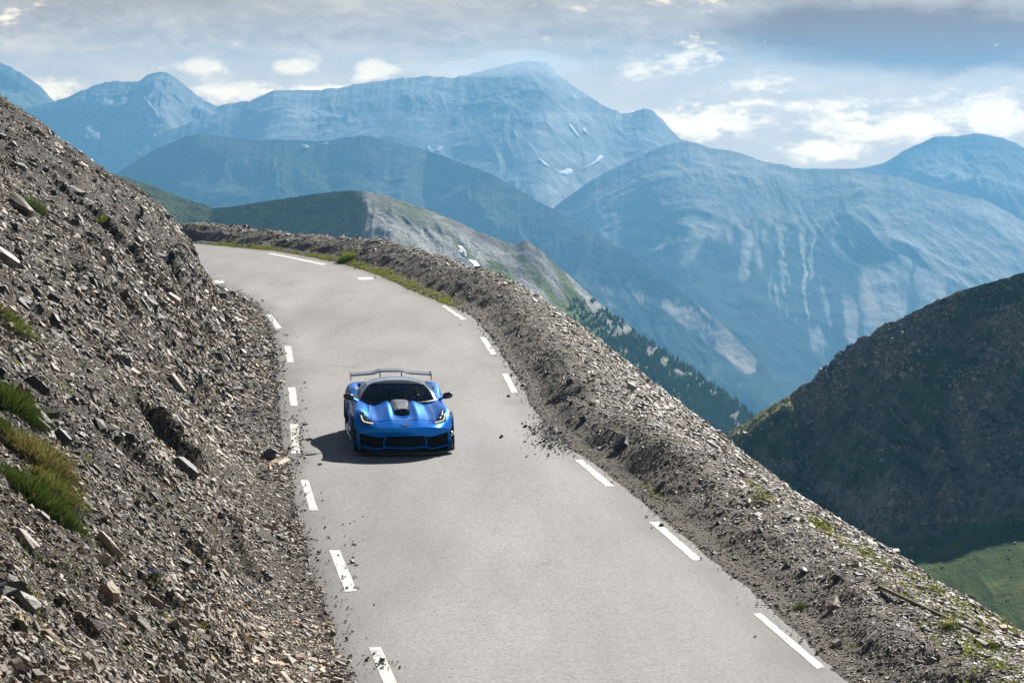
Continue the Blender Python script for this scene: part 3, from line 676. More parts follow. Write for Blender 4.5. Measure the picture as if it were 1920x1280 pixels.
for a in [
 ('boulder', 38, 386, hill_bvh, (.8, .28, .24), 1, (.22, .20, .145), 'long brown boulder near the top of the scree slope, beside a dark green shrub', .1, .35),
 ('boulder', 8, 494, hill_bvh, (.6, .4, .34), 2, (.30, .27, .24), 'rounded grey-brown boulder cut by the left picture edge, below the long brown boulder', .0, .3),
 ('slab', 204, 1026, hill_bvh, (.44, .11, .10), 3, (.40, .32, .23), 'narrow tan slab like a plank lying down the scree below the big grass clump', .0, .1),
 ('slab', 42, 1010, hill_bvh, (.42, .16, .10), 4, TAN, 'flat tan slab just under the lowest green grass tussock', .1, .25),
 ('rock', 206, 1113, hill_bvh, (.26, .20, .15), 5, (.36, .27, .20), 'squarish reddish brown rock below the plank-like tan slab', .2, .25),
 ('rock', 48, 1136, hill_bvh, (.27, .17, .15), 6, GR, 'blocky grey rock near the lower left corner with a brown top slab behind it', .1, .25),
 ('slab', 36, 1112, hill_bvh, (.26, .10, .07), 16, (.33, .25, .18), 'thin brown slab leaning on the blocky grey rock near the lower left corner', .1, .2),
 ('rock', 134, 1196, hill_bvh, (.20, .11, .10), 7, PALEC, 'pale grey upright shard standing out of dark scree low on the left', .4, .2),
 ('slab', 66, 792, hill_bvh, (.62, .22, .12), 8, PALEC, 'pale grey flat slab under the upper green grass tussock', .05, .25),
 ('rock', 288, 1128, hill_bvh, (.26, .10, .09), 9, (.36, .28, .20), 'long tan rock right of the squarish reddish brown rock', .0, .25),
 ('rock', 176, 1170, hill_bvh, (.22, .15, .11), 10, (.22, .19, .17), 'dark brown-grey rock between the squarish rock and the pale upright shard', .2, .3),
 ('rock', 40, 314, hill_bvh, (.34, .22, .16), 11, GR, 'pale grey rock high on the slope under the left skyline', .3, .3),
 ('rock', 503, 857, hill_bvh, (.34, .24, .26), 12, DK, 'dark pointed rock at the asphalt edge left of the car', .5, .2),
 ('rock', 346, 880, hill_bvh, (.52, .24, .22), 13, DK, 'dark block standing in for a shaded recess in the middle of the scree slope', .1, .35),  # dark block put where the slope only has a shadowed recess
 ('rock', 300, 822, hill_bvh, (.66, .20, .18), 14, DK, 'long dark block standing in for a ledge shadow, above the shaded-recess block in the scree', .05, .35),  # dark block drawn out like the shadow under the ledge
 ('slab', 330, 720, hill_bvh, (.60, .22, .16), 17, (.38, .33, .27), 'light tan slab on the scree above the dark ledge-shadow block', .1, .25),
 ('stone', 1573, 1085, bank_bvh, (.17, .15, .12), 31, DK, 'small black stone on the pale part of the outer bank', .3, .15),
 ('stone', 1507, 1073, bank_bvh, (.20, .11, .09), 32, DK, 'small flat black stone left of the other black stone on the outer bank', .0, .2),
 ('stone', 1564, 1137, bank_bvh, (.24, .17, .12), 33, (.34, .29, .24), 'tan stone with a pale top lying on the outer bank below the black stones', .2, .2),
 ('stone', 1638, 1196, bank_bvh, (.22, .10, .07), 34, PALEC, 'flat pale stone on the outer bank right of the yellow moss cushion', .1, .2),
 ('stone', 1571, 1209, bank_bvh, (.13, .10, .08), 35, PALEC, 'small pale stone left of the yellow moss cushion by the road', .6, .2),
 ('stone', 1183, 728, bank_bvh, (.20, .16, .14), 36, PALEC, 'pale stone standing up on the skyline of the outer bank above the right lane', .2, .15),
 ('stone', 1213, 751, bank_bvh, (.28, .14, .09), 37, PALEC, 'flat pale stone on the skyline of the bank just below the standing pale stone', .0, .15),
 ('stone', 1332, 836, bank_bvh, (.26, .16, .10), 38, PALEC, 'whitish slab on the bank skyline where the dark hill begins', .0, .1),
 ('stone', 1070, 718, bank_bvh, (.17, .15, .13), 39, DK, 'black round stone on the bank right of the car', .0, .1),
 ('stone', 1095, 788, bank_bvh, (.16, .14, .12), 40, DK, 'black stone at the foot of the bank above the gravel spill', .4, .15),
 ('stone', 1168, 832, bank_bvh, (.42, .28, .2), 41, (.085, .078, .07), 'dark earthy lump at the foot of the bank beside the gravel spill', .2, .45)]:
    on_slope(a[0], a[1], a[2], a[3], a[4], a[5], a[6], a[7], a[0], a[8], a[9])

# ------------------------------------------------------------------ grass
def blades(base, nrm_, h, w, lean, tone, droop=.5):
    """curved three-segment blades; arrays of n"""
    n = len(base); ang = RNG.uniform(0, 6.283, n)
    side = np.stack([np.cos(ang), np.sin(ang), 0 * ang], -1)
    d0 = nrm_ * .35 + np.array([0, 0, .75]) + lean; d0 /= np.linalg.norm(d0, axis=1)[:, None]
    out = np.stack([lean[:, 0], lean[:, 1], -droop * (np.abs(lean).sum(1))], -1)
    Vs = []
    for k, t in enumerate((0, .4, .75, 1.0)):
        c = base + d0 * (h * t)[:, None] + out * (h * t * t * .55)[:, None]
        ww = (w * (1, .85, .5, .08)[k])[:, None]
        Vs += [c - side * ww, c + side * ww]
    Vv = np.stack(Vs, 1); q = np.array([(0, 1, 3, 2), (2, 3, 5, 4), (4, 5, 7, 6)])
    Ff = (np.arange(n) * 8)[:, None, None] + q[None]
    sh = np.repeat(tone, 8, 0)
    return Vv.reshape(-1, 3), Ff.reshape(-1, 4), sh
def grass_tone(n, c, sd=.25):
    return np.array(c)[None] * (1 + sd * RNG.normal(size=(n, 1))).clip(.4, 1.8) * (1 + .08 * RNG.normal(size=(n, 3)))
def tussock(name, px, py, bvh, rx, h, n, col, label, cat, tipcol=None, tipw=.2, along=1.6, group=None):
    hit, nr = pick(bvh, px, py)
    if hit is None: print('MISS', label); return
    if nr.z < 0: nr = -nr
    down = Vector((nr.x, nr.y, 0)) + Vector((.3, -.1, 0)); down = (down - down.dot(nr) * nr).normalized(); b = nr.cross(down)
    rr = np.sqrt(RNG.random(n)); an = RNG.uniform(0, 6.283, n)
    q = np.array(down)[None] * (rr * np.cos(an) * rx * along)[:, None] + np.array(b)[None] * (rr * np.sin(an) * rx)[:, None]
    wob = 1 + .35 * fbm(np.cos(an) * 1.5 + px, np.sin(an) * 1.5 + py, 3, 3)
    q *= wob[:, None]
    base = q - np.array(nr)[None] * .04
    lean = q / max(rx, .01) * .42 + RNG.normal(0, .20, (n, 3)) + np.array([.12, -.05, 0])
    hh = h * RNG.uniform(.55, 1.15, n) * (1.1 - .45 * rr)
    t = grass_tone(n, col)
    if tipcol is not None: k = RNG.random(n) < tipw; t[k] = grass_tone(k.sum(), tipcol)
    v, f, c = blades(base, np.tile(np.array(nr), (n, 1)), hh, np.full(n, .0048) * (h / .25) ** .35, lean, t)
    o = link(name, mesh_np(name, v, f, c.clip(0, 1)), None, M['blade']); o.location = hit
    return tag(o, label, cat, group)
G1 = (.068, .105, .018); G2 = (.14, .18, .025); STRAW = (.30, .22, .09); YEL = (.34, .33, .03)
T = 'grass_tussock'
tussock(T, 22, 765, hill_bvh, .26, .34, 2600, G1, 'bright green grass tussock at the left edge above the pale flat slab', 'grass tussock')
tussock(T, 4, 812, hill_bvh, .15, .26, 1100, G1, 'dark green grass tussock cut by the left edge just below the pale flat slab', 'grass tussock')
tussock(T, 78, 872, hill_bvh, .28, .36, 2800, (.14, .15, .035), 'large grass tussock with straw-brown tips, uppermost of the big clump low on the left', 'grass tussock', STRAW, .45)
tussock(T, 66, 938, hill_bvh, .25, .30, 2400, G1, 'deep green grass tussock in the middle of the big clump below the straw-tipped one', 'grass tussock', STRAW, .08)
tussock(T, 118, 985, hill_bvh, .20, .26, 1800, G1, 'deep green grass tussock at the lower right end of the big clump', 'grass tussock', STRAW, .05)
tussock(T, 104, 918, hill_bvh, .19, .26, 1600, (.13, .16, .03), 'olive grass tussock on the right side of the big clump', 'grass tussock', STRAW, .25)
tussock(T, 12, 885, hill_bvh, .13, .16, 800, G1, 'low green grass tuft at the left edge beside the straw-tipped tussock', 'grass tussock')
tussock(T, 38, 618, hill_bvh, .20, .22, 1300, (.12, .17, .03), 'small green tussock near the left edge, high above the flat slab', 'grass tussock', STRAW, .2)
tussock(T, 3, 590, hill_bvh, .17, .26, 900, G1, 'green tussock cut by the left edge above the small green tussock', 'grass tussock', STRAW, .3)
tussock('shrub', 66, 393, hill_bvh, .24, .32, 1200, (.085, .12, .03), 'dark green shrub beside the long brown boulder', 'shrub', along=1.1)
tussock(T, 188, 408, hill_bvh, .20, .14, 700, G2, 'yellow-green low tuft alone on the upper scree', 'grass tussock', YEL, .4, along=2.6)
tussock(T, 60, 1040, hill_bvh, .12, .12, 350, G1, 'sparse thin green tuft under the flat tan slab', 'grass tussock', along=2)
tussock(T, 650, 489, bank_bvh, .36, .52, 1500, (.17, .24, .03), 'bright green upright tussock at the far bend beside the road', 'grass tussock', YEL, .3, along=1.0)
tussock('shrub', 1497, 1140, bank_bvh, .09, .13, 650, (.09, .12, .03), 'small dark green tuft on the gravel bank left of the tan stone', 'shrub', along=1.2)
tussock('moss_cushion', 1604, 1208, bank_bvh, .10, .07, 900, YEL, 'yellow-green moss cushion on the bank near the lower right road edge', 'moss')
tussock('moss_cushion', 1640, 1106, bank_bvh, .07, .08, 400, (.20, .22, .04), 'olive moss cushion higher on the bank, right of the black stones', 'moss')
def flowers(px, py, bvh, r, n, col, label):
    hit, nr = pick(bvh, px, py)
    if hit is None: print('MISS', label); return
    k = n * 14; q = np.column_stack([RNG.normal(0, r, (k, 2)), RNG.normal(0, r * .3, k)])
    v, f, c = blades(q, np.tile(np.array(nr if nr.z > 0 else -nr), (k, 1)), RNG.uniform(.03, .07, k), np.full(k, .003), RNG.normal(0, .3, (k, 3)), grass_tone(k, G1))
    P0 = np.column_stack([RNG.normal(0, r, (n, 2)), RNG.uniform(.03, .085, n)]); t = 5
    vv, ff, cc = [], [], []
    for p in P0:
        for j in range(t):
            a = 6.283 * j / t + RNG.random(); e = np.array([math.cos(a), math.sin(a), .35]) * .014; s = np.array([-math.sin(a), math.cos(a), 0]) * .007
            i = len(vv); vv += [p, p + e * .6 + s, p + e, p + e * .6 - s]; ff.append((i, i + 1, i + 2, i + 3)); cc += [col] * 4
    o = link('flower_clump', mesh_np('flower_clump', np.vstack([v, np.array(vv)]), np.vstack([f, np.array(ff) + len(v)]), np.vstack([c.clip(0, 1), np.array(cc)])), None, M['blade']); o.location = hit; tag(o, label, 'flowers')
flowers(291, 1079, hill_bvh, .05, 26, (.16, .12, .55), 'small purple-blue flowers on the lower left scree')
flowers(1780, 1176, bank_bvh, .045, 24, (.75, .55, .02), 'yellow flowers near the upper end of the thin pole on the bank')
flowers(1858, 1213, bank_bvh, .05, 26, (.75, .52, .02), 'yellow flowers further right, towards the lower right picture corner')

# low moss and grass that nobody could count: foot of the outer bank and the skyline of the near bank
def cover(name, spots, bvh, col, per, r, h, label, yel=.4):
    Vv, Ff, Cc = [], [], []; o0 = 0
    for px, py in spots:
        hit, nr = pick(bvh, px, py)
        if hit is None: continue
        if nr.z < 0: nr = -nr
        n = per; q = np.array(hit)[None] + np.column_stack([RNG.normal(0, r, (n, 2)), np.zeros(n)])
        q[:, 2] -= (q[:, 0] - hit.x) * nr.x / max(nr.z, .3) + (q[:, 1] - hit.y) * nr.y / max(nr.z, .3) + .01
        t = grass_tone(n, col); k = RNG.random(n) < yel; t[k] = grass_tone(k.sum(), YEL)
        v, f, c = blades(q, np.tile(np.array(nr), (n, 1)), h * RNG.uniform(.5, 1.2, n), np.full(n, .006), RNG.normal(0, .35, (n, 3)), t)
        Vv.append(v); Ff.append(f + o0); Cc.append(c); o0 += len(v)
    tag(link(name, mesh_np(name, np.vstack(Vv), np.vstack(Ff), np.vstack(Cc).clip(0, 1)), None, M['blade']), label, 'ground cover', kind='stuff')
def along(pts, n, sx, sy):
    P0 = np.array(pts, float); t = RNG.random(n) * (len(P0) - 1); i = t.astype(int).clip(0, len(P0) - 2); f = (t - i)[:, None]
    return P0[i] * (1 - f) + P0[i + 1] * f + RNG.normal(0, 1, (n, 2)) * [sx, sy]
sp = np.vstack([along([(400, 460), (480, 466), (560, 475), (640, 490)], 70, 8, 2.0), along([(640, 490), (700, 506), (740, 520), (790, 544), (850, 572)], 75, 7, 3), along([(450, 470), (510, 466)], 14, 6, 2)])
cover('roadside_moss', sp, bank_bvh, G2, 90, .15, .12, 'yellow-green moss and grass along the foot of the outer bank', .5)
sp = np.vstack([along([(1400, 905), (1440, 940)], 14, 6, 5), along([(1520, 975), (1560, 1000), (1620, 1036), (1700, 1078), (1800, 1130), (1910, 1180)], 120, 7, 6), along([(1660, 1085), (1750, 1140), (1880, 1220)], 55, 30, 20), along([(1800, 1180), (1910, 1270)], 50, 30, 20), along([(1200, 905), (1240, 935)], 7, 5, 4)])
cover('bank_grass', sp, bank_bvh, G2, 34, .06, .06, 'short yellow-green grass on the crest of the near bank', .35)
sp = np.vstack([along([(455, 565), (500, 600), (515, 640)], 22, 8, 6), np.column_stack([RNG.uniform(0, 420, 90), RNG.uniform(250, 1240, 90)])])
cover('scree_moss', sp, hill_bvh, (.13, .16, .03), 30, .05, .06, 'scattered moss and seedlings on the scree', .3)

# a thin pole lying along the bank
ends = [pick(bank_bvh, *q)[0] for q in ((1648, 1106), (1836, 1194))]
ends = [e for e in ends if e is not None]
if len(ends) > 1:
    t = empty('pole', ends[0])
    cu = bpy.data.curves.new('shaft', 'CURVE'); cu.dimensions = '3D'; cu.bevel_depth = .022; cu.bevel_resolution = 3
    s = cu.splines.new('POLY'); s.points.add(len(ends) - 1)
    for p, e in zip(s.points, ends): p.co = (*(e - ends[0] + Vector((0, 0, .05))), 1)
    tmp = bpy.data.objects.new('tmp', cu); me = bpy.data.meshes.new_from_object(tmp); me.name = 'pole'
    bpy.data.objects.remove(t); bpy.data.objects.remove(tmp)
    po = link('pole', me, None, simple('weathered_wood', (.16, .14, .115), .8, scale=14)); po.location = ends[0]
    tag(po, 'long thin weathered pole lying down the near outer bank', 'pole')

# ------------------------------------------------------------------ conifers on the far hill
def mat_needles():
    nt = NT('needles'); c = ramp(nt, noise(nt, coords(nt), .9, 3), [(.3, (.07, .145, .035)), (.7, (.16, .27, .07))])
    d = nt.n('ShaderNodeBsdfDiffuse'); t = nt.n('ShaderNodeBsdfTranslucent'); mx = nt.n('ShaderNodeMixShader'); mx.inputs[0].default_value = .55
    nt.l(c, d.inputs[0]); nt.l(c, t.inputs[0]); nt.l(d.outputs[0], mx.inputs[1]); nt.l(t.outputs[0], mx.inputs[2]); nt.l(mx.outputs[0], nt.out.inputs['Surface']); return nt.m
M['needles'] = mat_needles()
M['bark'] = simple('bark', (.10, .075, .055), .9)
def conifer(seed, h, rad):
    r = np.random.default_rng(seed); bm = bmesh.new()
    def ring(z, rr, n, jit): return [bm.verts.new((rr * math.cos(6.283 * i / n) * (1 + jit * r.normal()), rr * math.sin(6.283 * i / n) * (1 + jit * r.normal()), z + jit * .25 * r.normal() * rr)) for i in range(n)]
    a = ring(0, h * .025, 6, 0); b = ring(h * .9, h * .006, 6, 0)
    for i in range(6): bm.faces.new((a[i], a[(i + 1) % 6], b[(i + 1) % 6], b[i])).material_index = 1
    # whorls of drooping boughs, each a bent leaf-like pair of faces
    L = 11
    for k in range(L):
        t = k / (L - 1.); z = h * (.12 + .82 * t); rr = rad * (1 - t) ** .85 * (.8 + .35 * r.random()) + .02 * h
        nb = 8 if t < .7 else 5; ph = r.random() * 6
        for j in range(nb):
            an = ph + 6.283 * j / nb + .3 * r.normal(); l = rr * (.7 + .5 * r.random()); d = Vector((math.cos(an), math.sin(an), 0)); s = Vector((-d.y, d.x, 0)) * l * .42
            top = bm.verts.new((0, 0, z + h * .06)); m1_ = bm.verts.new(d * l * .55 + s + Vector((0, 0, z - l * .12))); m2_ = bm.verts.new(d * l * .55 - s + Vector((0, 0, z - l * .12))); tip = bm.verts.new(d * l + Vector((0, 0, z - l * .38)))
            mid = bm.verts.new(d * l * .5 + Vector((0, 0, z + l * .10)))
            bm.faces.new((top, m1_, mid)); bm.faces.new((top, mid, m2_)); bm.faces.new((m1_, tip, mid)); bm.faces.new((mid, tip, m2_))
    me = bpy.data.meshes.new('pine_tree'); bm.to_mesh(me); bm.free(); me.materials.append(M['needles']); me.materials.append(M['bark']); return me
pines = [conifer(s, 2.35, .52 + .10 * (s % 3)) for s in range(5)]
cand = []
tries = 0
while len(cand) < 2100 and tries < 160000:
    tries += 1
    px = random.uniform(1020, 1430); py = random.uniform(560, 825)
    top = np.interp(px, [s[0] for s in L7], [s[1] for s in L7])
    if py < top - 2: continue
    dep = py - top
    dens = float(sstep(1050, 1200, px)) * .95 + .05
    clump = float(fbm(px / 26, py / 20, 3, 90)); dens *= float(sstep(-.38, .12, clump + .25 * float(sstep(1180, 1330, px))))
    stripe = math.exp(-((dep - 70) / 26) ** 2) * .55 * float(sstep(1090, 1150, px))   # the lower band of wood
    if random.random() > max(dens * (1 if dep > 6 or px > 1180 else .3), stripe * .8): continue
    h, nr = pick(b7, px, py)
    if h is None: continue
    # keep only what shows over the near bank
    hb, _ = pick(bank_bvh, px, py)
    if hb is not None: continue
    cand.append(h)
cand.sort(key=lambda v: v.y)
# the three hundred nearest stand as single trees, the rest as one wood
PG = 'pine trees on the far slope'; PL = 'small dark green conifer on the hazy slope beyond the bank'
for k, h in enumerate(cand[:290]):
    o = bpy.data.objects.new('pine_tree', pines[k % 5]); COL.objects.link(o); s = random.uniform(.5, 1.35)
    o.location = (h.x, h.y, h.z - .15); o.rotation_euler = (0, 0, random.uniform(0, 6.28)); o.scale = (s, s, s * random.uniform(.9, 1.2)); tag(o, PL, 'tree', PG)
pc = [(np.array([v.co for v in m.vertices]), [tuple(p.vertices) for p in m.polygons], [p.material_index for p in m.polygons]) for m in pines]
vv, ff, mi, off = [], [], [], 0
for k, h in enumerate(cand[290:]):
    v, f, m = pc[k % 5]; a = random.uniform(0, 6.28); s = random.uniform(.6, 1.2)
    Rm = np.array([[math.cos(a), -math.sin(a), 0], [math.sin(a), math.cos(a), 0], [0, 0, random.uniform(.9, 1.2)]]) * s
    vv.append(v @ Rm.T + np.array([h.x, h.y, h.z - .15])); ff += [tuple(i + off for i in q) for q in f]; mi += m; off += len(v)
if vv:
    me = bpy.data.meshes.new('forest'); me.from_pydata(np.vstack(vv).tolist(), [], ff); me.polygons.foreach_set('material_index', mi)
    tag(link('forest', me, None, [M['needles'], M['bark']]), 'dense conifer wood on the hazy slope behind the nearer trees', 'forest', kind='stuff')

# ------------------------------------------------------------------ loose blocks on the dark hill
V8 = np.array([v.co for v in m8.data.vertices]); F8 = np.array([tuple(p.vertices) for p in m8.data.polygons])
def w8(c, nr):
    f = fbm(c[:, 0] / 7, c[:, 1] / 7, 4, 95); return np.where((c[:, 1] > 205) & (c[:, 1] < 312) & (np.abs(c[:, 0] / c[:, 1]) < .25), (.05 + sstep(-.05, .35, f)) * np.where((c[:, 2] - HCAM) / c[:, 1] < -.176, .02, 1) * np.where(c[:, 0] / c[:, 1] < .118, sstep(-.137, -.15, (c[:, 2] - HCAM) / c[:, 1] + .33 * (.118 - c[:, 0] / c[:, 1])) + .12, 1), 0)
n = 30000; P_, N_, I_ = sample_faces(V8, F8, n, w8)
ln = np.exp(RNG.normal(0, .55, n)) * .165; tone = stone_tone(n, .08, .40, .3); tone = tone * .25 + tone.mean(1, keepdims=True) * np.array([[.74, .75, .70]])
tag(shards('hill_blocks', P_, N_, downhill(N_), ln, ln * .7, ln * .6, RNG.uniform(0, 6, n), RNG.normal(0, .3, (n, 3)), tone, M['chips'], .4), 'fallen blocks strewn over the dark hill on the right', 'blocks', kind='stuff')
# ------------------------------------------------------------------ the car
def mat_carpaint():
    nt = NT('blue_paint'); v = coords(nt)
    fl = noise(nt, v, 900, 2); col = ramp(nt, fl, [(.3, (.0, .21, .84)), (.7, (.0, .28, 1.0))])
    lw = nt.n('ShaderNodeLayerWeight'); lw.inputs[0].default_value = .35
    col = mix(nt, lw.outputs['Facing'], col, (.0, .13, .55))
    b = principled(nt, col, .30, .45, .0); b.inputs['Coat Weight'].default_value = .35; b.inputs['Coat Roughness'].default_value = .04
    return nt.m
M['blue'] = mat_carpaint()
M['carbon'] = simple('carbon', (.018, .019, .021), .18, 0, .5, vary=.4, scale=160, Coat_Weight=.6, Coat_Roughness=.05)
M['trim'] = simple('black_trim', (.012, .012, .013), .5, vary=.3, scale=60)
M['mesh'] = simple('grille_mesh', (.005, .005, .006), .9, 0, .08, vary=.5, scale=220)
M['tyre'] = simple('tyre_rubber', (.016, .016, .017), .85, vary=.3, scale=40)
M['rim'] = simple('rim_metal', (.05, .05, .055), .35, .8, vary=.15)
M['seatm'] = simple('seat_leather', (.22, .21, .21), .6)
M['dash'] = simple('dash_plastic', (.22, .23, .24), .7)
M['skin'] = simple('skin', (.52, .34, .26), .55, vary=.05)
M['shirt'] = simple('shirt_cloth', (.80, .84, .90), .85, vary=.1)
M['hair'] = simple('hair', (.10, .07, .05), .7)
M['red'] = simple('red_enamel', (.5, .02, .02), .35); M['chrome'] = simple('chrome', (.55, .55, .56), .15, 1)
M['lens_dark'] = simple('lens_dark', (.02, .03, .045), .05, 0, .7, vary=.4, scale=14)
M['white_label'] = simple('white_label', (.75, .77, .78), .6, vary=.05)
def mat_emit(name, c, s):
    nt = NT(name); f = noise(nt, coords(nt), 20, 1); e = nt.n('ShaderNodeEmission'); nt.l(mix(nt, f, c, tuple(np.array(c) * .9)), e.inputs[0]); e.inputs[1].default_value = s
    nt.l(e.outputs[0], nt.out.inputs['Surface']); return nt.m
M['led'] = mat_emit('led', (1, .90, .66), .55)
def mat_glass(name, tint, amt=.12):
    nt = NT(name); f = noise(nt, coords(nt), 2.0, 2)
    tr = nt.n('ShaderNodeBsdfTransparent'); nt.l(mix(nt, f, tint, tuple(np.array(tint) * .93)), tr.inputs[0])
    gl = nt.n('ShaderNodeBsdfGlossy'); gl.inputs[1].default_value = .02
    fr = nt.n('ShaderNodeFresnel'); fr.inputs[0].default_value = 1.5
    mx = nt.n('ShaderNodeMixShader'); nt.l(fr.outputs[0], mx.inputs[0]); nt.l(tr.outputs[0], mx.inputs[1]); nt.l(gl.outputs[0], mx.inputs[2]); nt.l(mx.outputs[0], nt.out.inputs['Surface']); return nt.m
M['glass'] = mat_glass('windscreen_glass', (.90, .95, .95)); M['glass_dark'] = mat_glass('side_glass', (.86, .90, .90))

CAR_D = 45.2
car = empty('sports_car', (ray(760.5, 848)[0] * CAR_D, CAR_D, .021), R(6.6))
car.scale = (.982, .982, .982)
tag(car, 'blue low sports car with black roof and tall rear wing driving on the mountain road', 'car')
def cpart(name, V_, F_, mat, parent=None, smooth=True, auto=True):
    me = bpy.data.meshes.new(name); me.from_pydata([tuple(map(float, v)) for v in V_], [], [tuple(int(i) for i in f) for f in F_])
    for p in me.polygons: p.use_smooth = smooth
    if smooth and auto: me.set_sharp_from_angle(angle=R(38))
    return link(name, me, parent or car, mat)
def cbm(name, bm, mat, parent=None, smooth=True):
    me = bpy.data.meshes.new(name); bmesh.ops.recalc_face_normals(bm, faces=bm.faces[:]); bm.to_mesh(me); bm.free()
    for p in me.polygons: p.use_smooth = smooth
    if smooth: me.set_sharp_from_angle(angle=R(38))
    return link(name, me, parent or car, mat)
WY = [0, .25, .5, .95, 1.4, 2.0, 2.6, 3.2, 3.7, 4.2, 4.5]; WW = [.90, .945, .972, .985, .955, .915, .930, .980, .990, .955, .90]
VS = [0, .20, .27, .36, .52, .68, .83, .94, 1.0]
ST = {0.0: (.570, .570, .570, .568, .562, .548, .520, .490, .455),
      .25: (.632, .634, .640, .628, .612, .615, .612, .580, .520),
      .60: (.668, .682, .712, .690, .660, .688, .742, .720, .610),
      .95: (.700, .735, .785, .745, .690, .738, .822, .800, .660),
      1.35: (.745, .800, .845, .800, .735, .762, .828, .805, .690),
      1.70: (.800, .850, .880, .845, .795, .795, .838, .820, .725),
      2.2: (.85, .85, .855, .855, .85, .85, .865, .845, .76),
      2.8: (.88, .88, .88, .88, .88, .885, .91, .885, .80),
      3.3: (.92, .92, .92, .92, .92, .94, .995, .965, .83),
      3.7: (.955, .955, .955, .955, .955, .97, 1.015, .985, .84),
      4.2: (.985, .985, .985, .985, .985, .985, .990, .955, .81),
      4.5: (.970, .970, .970, .970, .965, .96, .945, .905, .75)}
sy = np.array(sorted(ST)); sz_ = np.array([ST[k] for k in sy])
def smk(a, n, ax):
    for _ in range(n):
        b = a.copy(); s = [slice(None)] * a.ndim
        lo, mi_, hi = list(s), list(s), list(s); lo[ax] = slice(0, -2); mi_[ax] = slice(1, -1); hi[ax] = slice(2, None)
        b[tuple(mi_)] = .25 * a[tuple(lo)] + .5 * a[tuple(mi_)] + .25 * a[tuple(hi)]; a = b
    return a
NYc, NVc = 136, 101
yy_ = np.linspace(0, 4.5, NYc); vv_ = np.linspace(-1, 1, NVc)
zg = np.stack([np.interp(yy_, sy, sz_[:, k]) for k in range(len(VS))], -1); zg = smk(zg, 26, 0)
ZT = np.stack([np.interp(np.abs(vv_), VS, zg[i]) for i in range(NYc)]); ZT = smk(ZT, 2, 1)
wy = smk(np.interp(yy_, WY, WW), 20, 0)
nosef = lambda v: .46 * np.abs(v) ** 2.6
fade = lambda y: np.clip(1 - y / 1.25, 0, 1) ** 1.5
XT = vv_[None] * wy[:, None]; YT = yy_[:, None] + nosef(vv_)[None] * fade(yy_)[:, None]
YT = YT - (np.abs(vv_)[None] ** 3 * .25) * np.clip((yy_[:, None] - 3.6) / .9, 0, 1) ** 1.5
def zs(x, y):
    """height of the upper skin above (x, y) in car space"""
    y = float(y); v = x / .95
    for _ in range(6):
        yp = y
        for _ in range(8): yp = y - float(nosef(v) * fade(yp))
        yp = min(max(yp, 0), 4.5); v = min(max(x / float(np.interp(yp, yy_, wy)), -1), 1)
    fi = yp / 4.5 * (NYc - 1); i = min(int(fi), NYc - 2); fj = (v + 1) / 2 * (NVc - 1); j = min(int(fj), NVc - 2); a, b = fi - i, fj - j
    return float((ZT[i, j] * (1 - b) + ZT[i, j + 1] * b) * (1 - a) + (ZT[i + 1, j] * (1 - b) + ZT[i + 1, j + 1] * b) * a)
TOPV = np.stack([XT, YT, ZT], -1).reshape(-1, 3); TOPF = grid_faces(NYc, NVc)
fc = TOPF; fy = np.repeat(yy_[:-1], NVc - 1); fv = np.abs(np.tile((vv_[:-1] + vv_[1:]) / 2, NYc - 1))
hoodm = (fy > .42) & (fy < 1.74) & (fv < .62)
inner = (fy > 1.86) & (fy < 3.9) & (fv < .74)           # open under the greenhouse
# side walls: rows downwards
NS = 20; sideV, sideF = [], []
def side(sgn):
    tt = np.linspace(0, 1, NS); Vx = np.zeros((NYc, NS, 3))
    for i in range(NYc):
        top = TOPV.reshape(NYc, NVc, 3)[i, -1 if sgn > 0 else 0]
        z = top[2] + (.15 - top[2]) * tt
        h = np.interp(z, [.15, .22, .34, .55, .75, 1.0], [.000, .0, -.045, .006, .004, 0])
        scoop = -.06 * np.exp(-((yy_[i] - 1.62) / .22) ** 2) * np.exp(-((z - .50) / .16) ** 2) - .07 * np.exp(-((yy_[i] - 3.0) / .16) ** 2) * np.exp(-((z - .62) / .12) ** 2)
        Vx[i, :, 0] = sgn * (abs(top[0]) + (h + scoop) * np.minimum(1, tt * 5)); Vx[i, :, 1] = top[1]; Vx[i, :, 2] = z
    return Vx
WHEELS = [(.985, .345, .345), (3.70, .35, .355)]
def wall(sgn):
    Vx = side(sgn).reshape(-1, 3); Fx = grid_faces(NYc, NS)
    if sgn < 0: Fx = Fx[:, ::-1]
    c = Vx[Fx].mean(1); rem = np.zeros(len(Fx), bool)
    for wy_, wz, wr in WHEELS: rem |= np.hypot(c[:, 1] - wy_, c[:, 2] - wz) < wr + .045
    ki = np.zeros(len(Vx), bool); ki[Fx[~rem].ravel()] = True; ri = np.zeros(len(Vx), bool); ri[Fx[rem].ravel()] = True
    for k in np.where(ki & ri)[0]:
        for wy_, wz, wr in WHEELS:
            d = np.array([Vx[k, 1] - wy_, Vx[k, 2] - wz]); l = np.hypot(*d)
            if l < wr + .13: Vx[k, 1:] = np.array([wy_, wz]) + d / l * (wr + .045)
    door = (c[:, 1] > 1.78) & (c[:, 1] < 2.86) & (c[:, 2] > .24)
    return Vx, Fx[~rem], door[~rem]
bodyV = [TOPV]; bodyF = [TOPF[~hoodm & ~inner][:, ::-1]]; off = len(TOPV)
doors = []
for s in (-1, 1):
    vx, fx, dr = wall(s); bodyV.append(vx); bodyF.append(fx[~dr] + off); off += len(vx); doors.append((vx, fx[dr], s))
